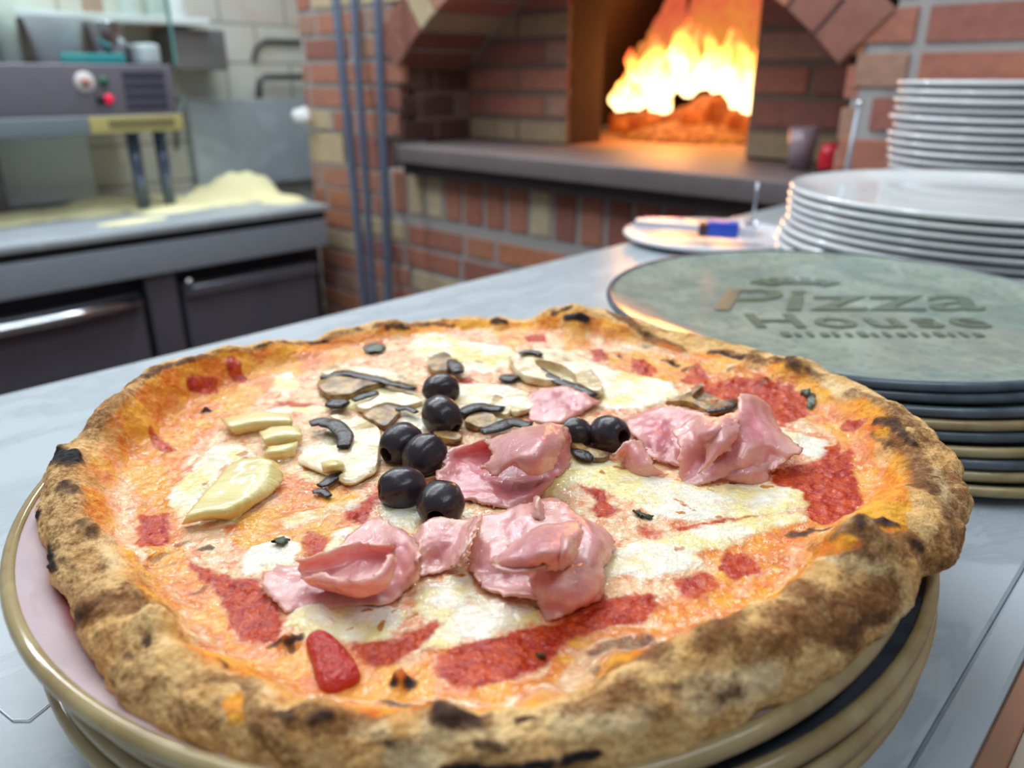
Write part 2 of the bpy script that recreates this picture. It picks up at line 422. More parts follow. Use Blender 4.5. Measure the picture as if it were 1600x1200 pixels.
for z in (.124, .150, .176, .202): MB().box(.872, .984, 2.297, 2.301, z, z+.018, .001).build('vent_panel', plain('navy_vent', srgb(62, 66, 82), .4), mc, ang=30)
for s_ in (.905, .982): MB().tube([(s_, 2.39, .064), (s_, 2.39, -.1598)], .017, 16).build('leg', plain('blue_steel_leg', srgb(110, 124, 148), .3, metal=.6), mc, True)
MB().box(.30, .60, 2.56, 2.63, -.1598, .064, .004).build('back_column', BODYM, mc, ang=30)
MB().box(.74, .90, 2.325, 2.35, .2365, .262, .006).build('teal_label', plain('teal_label', srgb(52, 170, 176), .4), mc, ang=30)
MB().tube([(1.01, 2.36, .085), (1.06, 2.40, .10), (1.12, 2.50, .145), (1.145, 2.645, .137), (1.15, 2.645, .07), (1.135, 2.64, -.02)], .008, 10).build('cable', plain('grey_green_cable', srgb(96, 110, 108), .5), mc, True)
st = room_obj(MB().box(.10, .875, 2.672, 2.698, -.155, .075, .002).build('steel_splashback', plain('blue_grey_splashback', srgb(236, 246, 250), .5, .06, 12))); tag(st, 'blue grey sheet metal splashback on the wall behind the dough press legs', 'splashback')
# glass guard on the press
gt = NT('green_tinted_glass'); gs = gt.n('MixShader', {0: .07})
gt.t.links.new(gt.n('BsdfTransparent', {'Color': (.93, .98, .97, 1)}).outputs[0], gs.inputs[1]); gt.t.links.new(gt.n('BsdfGlossy', {'Roughness': .05}).outputs[0], gs.inputs[2])
gt.t.links.new(gs.outputs[0], gt.out.inputs[0]); gm = gt.m
et = NT('green_glass_edge'); em_ = et.bsdf(srgb(96, 150, 146), .15)
g = empty('glass_guard', (0, 0, 0), ROT, 'clear glass guard standing on top of the dough press', 'glass')
MB().box(.20, 1.026, 2.310, 2.316, .2362, .62).build('pane', gm, g)
MB().box(1.026, 1.034, 2.309, 2.317, .2362, .62, .001).build('polished_edge', em_, g)
# things on the press behind the glass
WPL = plain('translucent_white_plastic', srgb(236, 236, 244), .35, .04)
tb = empty('plastic_tub', W(.772, 2.44, .2365), ROT, 'white plastic tub filled with purple onions behind the glass guard', 'tub')
MB().lathe([(0, .002), (.046, .002), (.050, .010), (.066, .118), (.070, .120), (.070, .116), (.053, 0), (0, 0)], 32).build('body', WPL, tb, True)
MB().lathe([(0, .108), (.030, .112), (.060, .106), (.0595, .060), (.050, .032)], 32).build('sliced_onion', plain('purple_onion', srgb(140, 100, 132), .5, .35, 60, .5), tb, True)
MB().lathe([(.0540, .026), (.0580, .050), (.0672, .108), (.0660, .110), (.0580, .060), (.0530, .026)], 32).build('onion_band', plain('purple_seen_through_wall', srgb(196, 112, 184), .4, .2, 40), tb, True)
bw = empty('steel_bowl', W(.8985, 2.44, .2365), ROT, 'small deep stainless steel bowl beside the white tub', 'bowl')
MB().lathe([(0, .004), (.034, .004), (.042, .014), (.050, .108), (.053, .110), (.053, .107), (.045, .012), (.036, 0), (0, 0)], 36).build('body', BRIGHT, bw, True)
tr = room_obj(MB().box(.956, 1.012, 2.36, 2.52, .2362, .292, .012).build('white_box', WPL, None, ang=40)); tr.matrix_world = Matrix.Rotation(ROT, 4, 'Z'); tag(tr, 'low pale grey box right of the steel bowl on the press', 'box')
BOTG = gt.m
for k, (s_, t_, h, r) in enumerate([(.665, 2.47, .23, .028), (.600, 2.46, .26, .03), (.64, 2.57, .30, .03), (.55, 2.55, .25, .03)]):
    b = empty('glass_bottle', W(s_, t_, .2365), 0, ['clear glass bottle next to the white tub', 'clear glass bottle at the left end of the press, front row', 'tall clear bottle in the back row behind the front bottles', 'clear bottle farthest left in the back row'][k], 'bottle', 'clear bottles on the press')
    MB().lathe([(0, 0), (r, 0), (r, h*.6), (r*.45, h*.78), (r*.4, h*.96), (0, h*.96)], 20).build('body', plain('pale_bottle_glass', srgb(226, 232, 222), .1, .05), b, True)
    MB().lathe([(r*.44, h*.92), (r*.44, h), (0, h)], 16).build('cap', BRIGHT, b, True)
# shelf on the wall
sf = empty('wall_shelf', (0, 0, 0), ROT, 'white wall shelf above the dough press', 'shelf')
MB().box(.30, 1.255, 2.53, 2.698, .352, .374, .004).build('board', plain('white_shelf_board', srgb(226, 234, 234), .4, .03), sf, ang=30)
hd = room_obj(MB().box(1.135, 1.315, 2.56, 2.70, .225, .345, .006).build('switch_box', plain('grey_metal_box', srgb(128, 128, 128), .4, .06, metal=.3), None, ang=30)); tag(hd, 'grey metal box on the block wall below the shelf end', 'box')
for k, (s_, c_) in enumerate([(1.03, (216, 228, 222)), (1.11, (196, 214, 206)), (1.175, (224, 232, 230)), (.93, (190, 160, 140)), (.50, (210, 214, 206)), (.60, (206, 200, 180))]):
    j = empty('glass_jar', W(s_, 2.58, .3742), 0, ['pale jar, second from the right end of the wall shelf', 'greenish jar between the pale ones on the wall shelf', 'pale jar at the right end of the wall shelf', 'brownish jar left of the pale jars on the wall shelf', 'pale jar farthest left on the wall shelf', 'cream jar near the left of the wall shelf'][k] , 'jar', 'jars on the wall shelf')
    MB().lathe([(0, 0), (.026, 0), (.029, .01), (.029, .075), (.022, .088), (0, .088)], 20).build('body', plain('jar_glass', srgb(*c_), .2, .08), j, True)
    MB().lathe([(.0235, .084), (.0235, .104), (0, .104)], 20).build('lid', BRIGHT, j, True)
pr = empty('pipe_bracket', (0, 0, 0), ROT, 'dark grey pipe bracket on the block wall above the marble slab', 'bracket')
PIPE = plain('dark_grey_pipe', srgb(88, 92, 90), .5)
MB().tube([(1.70, 2.66, .205), (1.50, 2.66, .205), (1.475, 2.665, .19), (1.47, 2.67, .135)], .012, 10).build('pipe', PIPE, pr, True)
MB().tube([(1.70, 2.69, .325), (1.53, 2.69, .325), (1.49, 2.69, .30), (1.475, 2.69, .26)], .007, 10).build('conduit', PIPE, pr, True)
# white bag hooked on the oven corner
bgm = MB(); bgm.lathe([(0, .03), (.012, .026), (.030, .004), (.034, -.012), (.024, -.026), (0, -.028)], 24)
bg = bgm.build('white_cloth', plain('white_cloth', srgb(228, 232, 234), .7, .05), None, True); bg.location = W(1.358, 2.215, .094); bg.rotation_euler = (.2, .3, ROT); bg.scale = (.9, 1., .9)
for v in bg.data.vertices: v.co += Vector((.004*math.sin(v.co.y*150), .004*math.cos(v.co.z*170), .004*math.sin(v.co.x*200)))
tag(bg, 'crumpled white cloth hooked on the left corner of the oven brickwork', 'cloth')

# ------------------------------------------------------------------ long peel handles leaning by the oven
POLE = plain('blue_grey_steel_pole', srgb(112, 126, 150), .28, .08, 8, metal=.55)
for k, (a, b, r, l) in enumerate([((1.27, 1.827, -.405), (1.33, 1.944, .397), .0125, 'leftmost of three long steel peel poles leaning on the oven'), ((1.27, 1.784, -.389), (1.33, 1.862, .393), .0105, 'middle one of three long steel peel poles leaning on the oven'), ((1.27, 1.707, -.367), (1.33, 1.76, .387), .012, 'rightmost of three long steel peel poles, nearest the hearth slab')]):
    A, B = Vector(a), Vector(b); dr = B-A
    top = B + dr*.45; bot = Vector((1.22, (1.768, 1.722, 1.662)[k], -1.047))
    po = empty('oven_peel_pole', (0, 0, 0), ROT, l, 'peel pole', 'peel poles')
    MB().tube([tuple(bot+(A-bot)*.05), tuple(A), tuple(B), tuple(top)], r, 16).build('shaft', POLE, po, True)
    MB().tube([tuple(bot), tuple(bot+(A-bot)*.06)], r*1.25, 16).build('grip', BLACKR, po, True)

# ------------------------------------------------------------------ small things on the hearth and beside it
jr = empty('spice_jar', W(1.47, .602, .0342), ROT, 'small red capped jar on the right of the hearth slab', 'jar')
MB().lathe([(0, 0), (.017, 0), (.019, .008), (.019, .014)], 20).build('base', plain('dark_red_glass', srgb(90, 24, 30), .2), jr, True)
MB().lathe([(.019, .014), (.020, .040), (.014, .056), (0, .056)], 20).build('cap', plain('red_plastic', srgb(196, 22, 44), .3), jr, True)
gl = empty('glass_tumbler', W(1.52, .680, .0342), ROT, 'shiny small glass standing on the hearth left of the red jar', 'glass')
MB().lathe([(0, .004), (.020, .004), (.026, .080), (.028, .080), (.022, 0), (0, 0)], 24).build('body', plain('smoky_glass', srgb(150, 132, 140), .08, .1), gl, True)
MB().lathe([(0, .030), (.0225, .030), (.021, .006), (0, .006)], 24).build('contents', plain('orange_powder', srgb(176, 84, 50), .6), gl, True)
rd = empty('metal_skewer', (0, 0, 0), ROT, 'thin metal rod with a round tip beside the tall white plate stack', 'skewer')
MB().tube([(1.265, .492, .0005), (1.28, .490, .165)], .0035, 10).build('shaft', STEELF, rd, True)
MB().lathe([(0, -.006), (.005, -.003), (.006, .001), (.004, .005), (0, .006)], 14, (1.28, .490, .166)).build('tip', BRIGHT, rd, True)

# ------------------------------------------------------------------ the fire
def flame_material(name, strength, hot, cold, fade):
    t = NT(name); g = t.co('Generated'); o = t.co()
    z = t.n('SeparateXYZ', {'Vector': g}).outputs[2]
    nz = t.noise(o, 16, 4, .6, .8); n2 = t.noise(o, 45, 3)
    h = t.math('MULTIPLY_ADD', t.math('SUBTRACT', nz, .5), .9, z)
    r = t.n('ValToRGB', {'Fac': h}); cr = r.color_ramp
    cr.elements[0].position = .12; cr.elements[0].color = (*hot[0], 1); cr.elements[1].position = .95; cr.elements[1].color = (*cold, 1)
    for pos, c in zip((.40, .62), hot[1:]):
        e = cr.elements.new(pos); e.color = (*c, 1)
    em = t.n('Emission', {'Color': r.outputs[0], 'Strength': strength})
    fac = t.n('LayerWeight', {'Blend': .35}).outputs['Facing']
    a = t.math('MULTIPLY', t.math('SUBTRACT', 1., t.math('POWER', fac, 1.4)), t.step(t.math('MULTIPLY_ADD', t.math('SUBTRACT', n2, .5), .5, h), fade[1], fade[0]))
    mx = t.n('MixShader', {0: a}); t.t.links.new(t.n('BsdfTransparent').outputs[0], mx.inputs[1]); t.t.links.new(em.outputs[0], mx.inputs[2])
    t.t.links.new(mx.outputs[0], t.out.inputs[0]); return t.m
FL1 = flame_material('flame_white_hot', 7., ((1, .72, .34), (1, .60, .18), (1, .34, .05)), (.9, .10, .03), (.55, 1.15))
FL2 = flame_material('flame_orange_red', 1.15, ((1, .42, .06), (1, .30, .06), (.95, .18, .07)), (.85, .10, .06), (.6, 1.25))
fire = empty('wood_fire', W(0, 0, .0335), ROT, 'bright wood fire burning inside the oven', 'fire')
def flame(s_, t_, z, h, wd, seed, mat, lean=0.):
    n, m = 26, 16; V, F = [], []
    for i in range(n+1):
        f = i/n
        r = wd*(math.sin(math.pi*min(1, f*1.25+.12))**.8 if f < .45 else (1-f)**.75*1.15)*(1 if f < 1 else 0)
        r = max(r, .0005)
        cx = lean*f*h + .022*math.sin(5*f+seed)*f; cy = .016*math.cos(4.3*f+seed*2)*f
        for k in range(m):
            a = 2*math.pi*k/m; V.append((s_+cy+r*.6*math.sin(a), t_+cx+r*math.cos(a), z+h*f))
    V = np.array(V); V += .010*np.c_[fbm(V, 22, 2, seed), fbm(V, 22, 2, seed+20), .7*fbm(V, 22, 2, seed+40)]
    for i in range(n):
        for k in range(m):
            F.append((i*m+k, i*m+(k+1) % m, (i+1)*m+(k+1) % m, (i+1)*m+k))
    V[:, 2] -= .0335
    return link('flame', pymesh('flame', V, F), mat, fire)
rf = random.Random(5)
for k, (t_, z, h, wd) in enumerate([(1.58, .10, .12, .035), (1.53, .12, .17, .05), (1.47, .12, .20, .06), (1.41, .13, .19, .06), (1.35, .15, .20, .055), (1.29, .17, .17, .05), (1.22, .16, .17, .045), (1.165, .12, .21, .05), (1.10, .11, .22, .05), (1.50, .11, .10, .05), (1.44, .10, .11, .05), (1.04, .10, .22, .06), (1.38, .20, .16, .05)]):
    flame(2.12+rf.uniform(-.03, .05), t_, z, h, wd, 3.1*k, FL1, rf.uniform(-.15, .05))
for k, (t_, z, h, wd) in enumerate([(1.50, .16, .34, .09), (1.40, .18, .40, .12), (1.28, .18, .42, .12), (1.16, .16, .42, .12), (1.05, .15, .40, .10), (1.60, .14, .2, .06)]):
    flame(2.24+rf.uniform(-.02, .04), t_, z, h, wd, 7.7*k+1, FL2, -.12)
LOG = NT('glowing_log'); lp = LOG.co(); ln = LOG.noise(lp, 26, 5, .65)
LOGM = LOG.bsdf(LOG.mix(ln, srgb(60, 34, 26), srgb(120, 70, 44)), .9, emit=LOG.mix(LOG.step(ln, .42, .7), (.35, .03, .0), (1., .22, .03)), emits=.9)
for k, (a, b, r) in enumerate([((2.06, 1.30, .075), (2.30, 1.05, .10), .035), ((2.10, 1.02, .08), (2.22, 1.40, .085), .04), ((2.02, 1.52, .07), (2.26, 1.36, .08), .03), ((2.10, 1.20, .125), (2.25, 1.36, .12), .03)]):
    a, b = Vector(a)-Vector((0, 0, .0335)), Vector(b)-Vector((0, 0, .0335))
    MB().tube([tuple(a.lerp(b, i/8)+Vector((0, .004*math.sin(3*i), .003*math.cos(2*i)))) for i in range(9)], [r*(1+.08*math.sin(2*i+k)) for i in range(9)], 14).build('log', LOGM, fire, True)
EMB = NT('ember_bed'); en = EMB.noise(EMB.co(), 40, 5, .65)
EMBM = EMB.bsdf(srgb(80, 50, 40), .9, emit=EMB.mix(EMB.step(en, .4, .65), (.25, .02, 0), (1, .3, .04)), emits=1.1)
MB().lathe([(0, .055), (.10, .045), (.20, .020), (.27, .0), (0, 0)], 40, (2.16, 1.28, 0)).build('embers', EMBM, fire, True)
for nm, p, e_, rr in (('fire_light', W(2.02, 1.34, .26), 15, .10), ('fire_light', W(2.05, 1.10, .30), 7, .08), ('ember_light', W(1.93, 1.22, .16), 5, .05)):
    l = bpy.data.lights.new(nm, 'POINT'); l.energy = e_*.45; l.color = (1, .36, .08); l.shadow_soft_size = rr
    o = bpy.data.objects.new(nm, l); COL.objects.link(o); o.location = p
# ------------------------------------------------------------------ plates
def plate_material(name, base, rimc, rough=.12, mott=.0, mc=(0, 0, 0)):
    t = NT(name); p = t.co(); n1 = t.noise(p, 26, 6, .62, .5); n2 = t.noise(p, 160, 4)
    col = t.mix(t.step(n1, .35, .65), base, rimc)
    if mott: col = t.mix(t.math('MULTIPLY', t.step(n2, .5, .68), mott), col, mc)
    return t.bsdf(col, t.math('MULTIPLY_ADD', n2, .05, rough*.6), normal=t.bump(n2, .05, .0004), spec=.5)
def make_plate(name, R, H, mw, mr, mu, n=96, well=.70, th=.0042):
    """Shallow coupe plate; origin on the plane its foot stands on; H is the height of the lip top."""
    root = empty(name)
    wr, wz = R*well, H*.26
    prof = [(0, wz), (wr*.6, wz), (wr*.93, wz+.0001), (wr, wz+.0004)]
    for k in range(1, 9):
        f = k/8; r = wr+(R-.0045-wr)*f; prof.append((r, wz+.0004+(H-.0012-wz-.0004)*(f**1.8)))
    well_top = prof
    MB().lathe(well_top, n).build('plate_well', mw, root, True)
    lip = [(R-.0047, H-.0013)]
    c = (R-.0028, H-.0028)
    for k in range(0, 13):
        a = math.radians(130 - 245*k/12); lip.append((c[0]+.0028*math.cos(a), c[1]+.0028*math.sin(a)))
    lip.append((R-.0062, H-.0056))
    MB().lathe(lip, n).build('rim', mr, root, True)
    und = [(R-.0060, H-.0055)]
    for k in range(1, 8):
        f = 1-k/8; r = wr+(R-.006-wr)*f; und.append((r, max(.0012, wz+.0004+(H-.0012-wz)*(f**1.5)-th)))
    und += [(wr*.94, max(.0008, wz-th+.0006)), (wr*.86, 0.), (wr*.82, 0.), (wr*.79, .0008), (wr*.4, .0008), (0, .0008)]
    MB().lathe(und, n).build('underside', mu, root, True)
    return root
def dup(root, loc, rz, label=None):
    r = root.copy(); COL.objects.link(r); r.location = loc; r.rotation_euler = (0, 0, rz)
    for ch in root.children:
        c = ch.copy(); COL.objects.link(c); c.parent = r
        for g in ch.children:
            d = g.copy(); COL.objects.link(d); d.parent = c
    if label: r['label'] = label
    return r
TANRIM = plate_material('tan_glazed_rim', srgb(176, 158, 116), srgb(150, 128, 86), .10)
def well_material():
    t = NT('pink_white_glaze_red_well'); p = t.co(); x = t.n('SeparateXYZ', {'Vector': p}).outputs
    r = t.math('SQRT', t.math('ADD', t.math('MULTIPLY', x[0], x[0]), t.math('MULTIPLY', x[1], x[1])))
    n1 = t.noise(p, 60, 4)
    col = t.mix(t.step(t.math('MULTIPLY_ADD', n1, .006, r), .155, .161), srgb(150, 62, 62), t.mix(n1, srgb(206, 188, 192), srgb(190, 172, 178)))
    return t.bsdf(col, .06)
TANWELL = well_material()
TANUND = plate_material('brown_glaze_underside', srgb(150, 112, 76), srgb(112, 84, 60), .16)
SLATE = plate_material('slate_blue_glaze', srgb(78, 84, 92), srgb(60, 66, 74), .14)
SLATERIM = plate_material('blue_grey_rim', srgb(100, 112, 122), srgb(78, 88, 98), .22)
GREENW = plate_material('grey_green_glaze', srgb(158, 168, 154), srgb(134, 148, 138), .10, .55, srgb(106, 124, 118))
TEAL = plate_material('teal_grey_stoneware', srgb(86, 106, 108), srgb(60, 80, 86), .22, .5, srgb(120, 138, 138))
WHITE = plate_material('white_porcelain', srgb(226, 228, 228), srgb(218, 221, 223), .08)
ordn = ['topmost', 'second', 'third', 'fourth', 'fifth', 'sixth', 'seventh', 'eighth', 'ninth', 'tenth', 'eleventh', 'twelfth', 'thirteenth', 'fourteenth', 'fifteenth', 'sixteenth', 'seventeenth', 'eighteenth', 'nineteenth', 'twentieth']

# nearest stack, under the pizza
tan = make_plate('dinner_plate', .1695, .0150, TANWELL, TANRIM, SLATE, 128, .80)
tag(tan, 'tan rimmed plate with pinkish white glaze directly under the pizza', 'plate', 'plates stacked under the pizza')
tan.location = (-.0176, .2905, .0444)
slate_tan = make_plate('dinner_plate', .1740, .0130, SLATE, TANRIM, SLATE, 128, .80)
tag(slate_tan, 'tan rimmed plate with slate glaze, second in the stack under the pizza', 'plate', 'plates stacked under the pizza')
slate_tan.location = (-.0095, .2965, .0358)
for i, (x, y, z, rz, l) in enumerate([(-.0085, .2960, .0268, 1.1, 'tan rimmed plate, third from the top in the stack under the pizza'), (-.0100, .2955, .0178, 2.3, 'lowest tan rimmed plate, fourth in the stack under the pizza')]):
    dup(slate_tan, (x, y, z), rz, l)
teal = make_plate('stoneware_plate', .160, .0110, TEAL, TEAL, TEAL, 128)
tag(teal, 'teal grey stoneware plate below the tan plates under the pizza', 'plate', 'plates stacked under the pizza')
teal.location = (-.0095, .2955, .0088)
dup(teal, (-.0095, .2955, .0002), 1.3, 'lowest teal grey stoneware plate of the pizza stack, standing on the marble')

# grey green stack on the right, behind the pizza
G0 = (.2355, .533)
green = make_plate('stoneware_plate', .167, .0105, GREENW, SLATERIM, SLATE, 128, .74)
tag(green, 'grey green plate with printed lettering, topmost of the stack behind the pizza', 'plate', 'grey green plates stacked behind the pizza')
green.location = (*G0, .0480)
kinds = {'s': None, 't': None}
def variant(mr):
    p = make_plate('stoneware_plate', .166, .0105, GREENW, mr, SLATE, 128, .74)
    return tag(p, 'x', 'plate', 'grey green plates stacked behind the pizza')
order = 'sstststt'
words_ = {'s': 'blue grey rimmed plate', 't': 'tan rimmed dark plate'}
for i, kx in enumerate(order):
    k = i+1; f = k/8
    loc = (G0[0]+.030*f+.0012*math.sin(3*i), G0[1]-.026*f+.0014*math.cos(2.2*i), .0480-.00597*k)
    l = '%s, %s from the top of the stack behind the pizza' % (words_[kx], ordn[k])
    if kinds[kx] is None:
        kinds[kx] = variant(SLATERIM if kx == 's' else TANRIM); kinds[kx].location = loc; kinds[kx]['label'] = l
    else:
        dup(kinds[kx], loc, .7*i, l)
# printed lettering on the top green plate
INK = plain('printed_lettering', srgb(104, 118, 102), .2, .2, 90)
def letters(txt, size, x, y, shear=0., sx=1., off=0., sp=1.):
    c = bpy.data.curves.new('lettering', 'FONT'); c.body = txt; c.size = size; c.align_x = 'CENTER'; c.align_y = 'CENTER'
    c.extrude = .00003; c.shear = shear; c.offset = off; c.space_character = sp
    o = bpy.data.objects.new('lettering', c); COL.objects.link(o)
    dg = bpy.context.evaluated_depsgraph_get()
    me = bpy.data.meshes.new_from_object(o.evaluated_get(dg)); me.name = 'lettering'
    bpy.data.objects.remove(o); bpy.data.curves.remove(c); me.materials.clear()
    for v in me.vertices: v.co.x = v.co.x*sx + x; v.co.y += y
    ob = link('lettering', me, INK, green); ob.location = (0, 0, .0105*.30+.0004)
    return ob
letters('Pizza', .084, .002, .018, .35, 1.2, .0006)
letters('House', .044, .004, -.034, 0., 1.25, .0006, 1.15)
marks = MB()
for k in range(16):
    x = -.062+.0082*k; marks.box(x, x+.0035+.002*((k*7) % 3 == 0), -.067, -.058-.002*((k*5) % 2), 0, .0002)
mk = marks.build('lettering', INK, green); mk.location = (0, 0, .0105*.30+.0004)
crest_ = MB()
for k in range(7):
    a = math.radians(30+20*k); crest_.box(-.004, .004, -.010, .010, 0, .0002, rot=Matrix.Rotation(a-math.pi/2, 3, 'Z'), at=(.030*math.cos(a)-.008, .058+.020*math.sin(a), 0))
ck = crest_.build('lettering', INK, green); ck.location = (0, 0, .0105*.30+.0004)

# white stack beyond it
white = make_plate('white_plate', .190, .0125, WHITE, WHITE, WHITE, 128, .72)
tag(white, 'white plate, topmost of the wide white stack behind the grey green plates', 'plate', 'wide white plates in a stack')
white.location = (.486, .806, .0850)
for k in range(1, 11):
    sh = (0, 0) if k < 5 else (-.004*(k-4)*.6 if k < 8 else -.006, .004)
    dup(white, (.486+sh[0]+.0008*math.sin(5*k), .806+sh[1]+.003*min(k, 5)/5, .0850-.0084*k), .4*k, 'white plate, %s from the top of the wide white stack' % ordn[k])
# tall white stack by the oven
small = make_plate('white_plate', .130, .0125, WHITE, WHITE, WHITE, 96, .72)
tag(small, 'white plate, topmost of the tall white stack beside the oven', 'plate', 'white plates in the tall stack by the oven')
BX, BY, _z = W(1.255, .295)
small.location = (BX, BY, .1885)
for k in range(1, 18):
    d = .003*math.sin(2.7*k)
    dup(small, (BX+d+(.006 if k > 8 else 0), BY+.003*math.cos(1.9*k), .1885-.0110*k), .5*k, 'white plate, %s from the top of the tall white stack beside the oven' % ordn[k])
# small plate with tools near the end of the counter
MATTE = plate_material('dull_white_porcelain', srgb(216, 216, 220), srgb(206, 206, 212), .42)
side = make_plate('side_plate', .112, .0120, MATTE, MATTE, MATTE, 96, .72)
tag(side, 'white side plate holding pastry tools at the far end of the counter', 'plate')
side.location = (.262, 1.030, .0004)
BLUE = plain('blue_plastic', srgb(40, 76, 190), .3, .1); DARKF = plain('dark_brown_ferrule', srgb(70, 42, 46), .4)
GREYP = plain('pale_grey_plastic', srgb(206, 206, 214), .3, .05); STEEL = plain('brushed_steel', srgb(176, 182, 190), .28, .08, 60, metal=.9)
def tool(loc, rot, label, name='dough_cutter'):
    t = empty(name, loc, 0, label, 'kitchen tool'); t.rotation_euler = rot
    return t
t = tool((.222, 1.010, .024), (0, math.radians(2), math.radians(-14)), 'dough cutter with pale grey blade and blue grip on the side plate')
MB().box(-.060, .024, -.012, .012, -.004, .004, .002).build('blade', GREYP, t, ang=30)
MB().box(.022, .034, -.013, .013, -.010, .006, .002).build('ferrule', DARKF, t, ang=30)
MB().box(.032, .072, -.013, .013, -.010, .010, .004).build('grip', BLUE, t, ang=30)
MB().box(.070, .094, -.010, .010, -.008, .005, .003).build('end_cap', GREYP, t, ang=30)
t = tool((.236, 1.060, .0195), (0, 0, math.radians(-8)), 'low blue scraper lying behind the dough cutter on the side plate', 'scraper')
MB().box(-.055, .000, -.016, .016, -.003, .004, .002).build('grip', BLUE, t, ang=30)
MB().box(-.002, .040, -.018, .018, -.002, .001, .0005).build('blade', STEEL, t, ang=30)
t = tool((.330, 1.060, .0165), (math.radians(10), math.radians(-12), math.radians(4)), 'small steel spoon leaning up at the right edge of the side plate', 'spoon')
MB().tube([(0, 0, 0), (.006, .004, .03), (.012, .006, .055)], [.0024, .0018, .0026], 8).build('handle', STEEL, t, True)
MB().lathe([(0, -.004), (.007, -.002), (.010, .003), (.009, .003), (.006, 0), (0, -.002)], 20, (-.002, -.002, 0)).build('bowl', STEEL, t, True)
BUMPS=[(-0.1891,0.284,0.0058,0.005),(0.1,0.1927,0.0179,0.009000000000000001),(0.0908,0.2134,0.0116,0.005),(0.1152,0.1864,0.0112,0.004),(0.1529,0.2755,0.0127,0.006),(0.0388,0.4479,0.0163,0.004),(-0.0301,0.1629,0.0038,0.005),(-0.0649,0.1786,0.0044,0.004),(0.0491,0.153,0.0111,0.004),(0.0279,0.1657,0.0105,0.004),(-0.0148,0.1362,0.0089,0.004),(-0.0447,0.1375,0.0104,0.004),(-0.0975,0.17,0.0104,0.005),(-0.1377,0.218,0.0085,0.003),(0.1414,0.3611,0.0109,0.004),(-0.1222,0.1788,0.0055,0.003),(-0.1493,0.3429,0.0031,0.003),(0.1188,0.381,0.0075,0.003),(0.0875,0.3976,0.0049,0.0025),(-0.1645,0.2481,0.0056,0.002),(-0.1254,0.223,0.0088,0.003),(-0.0896,0.173,0.009,0.003),(0.0067,0.1563,0.0101,0.004),(-0.0274,0.1311,0.0072,0.003),(0.1263,0.3609,0.0097,0.003),(-0.008,0.4602,0.0088,0.004),(-0.0704,0.4483,0.0102,0.003),(-0.1512,0.3891,0.0137,0.003)]
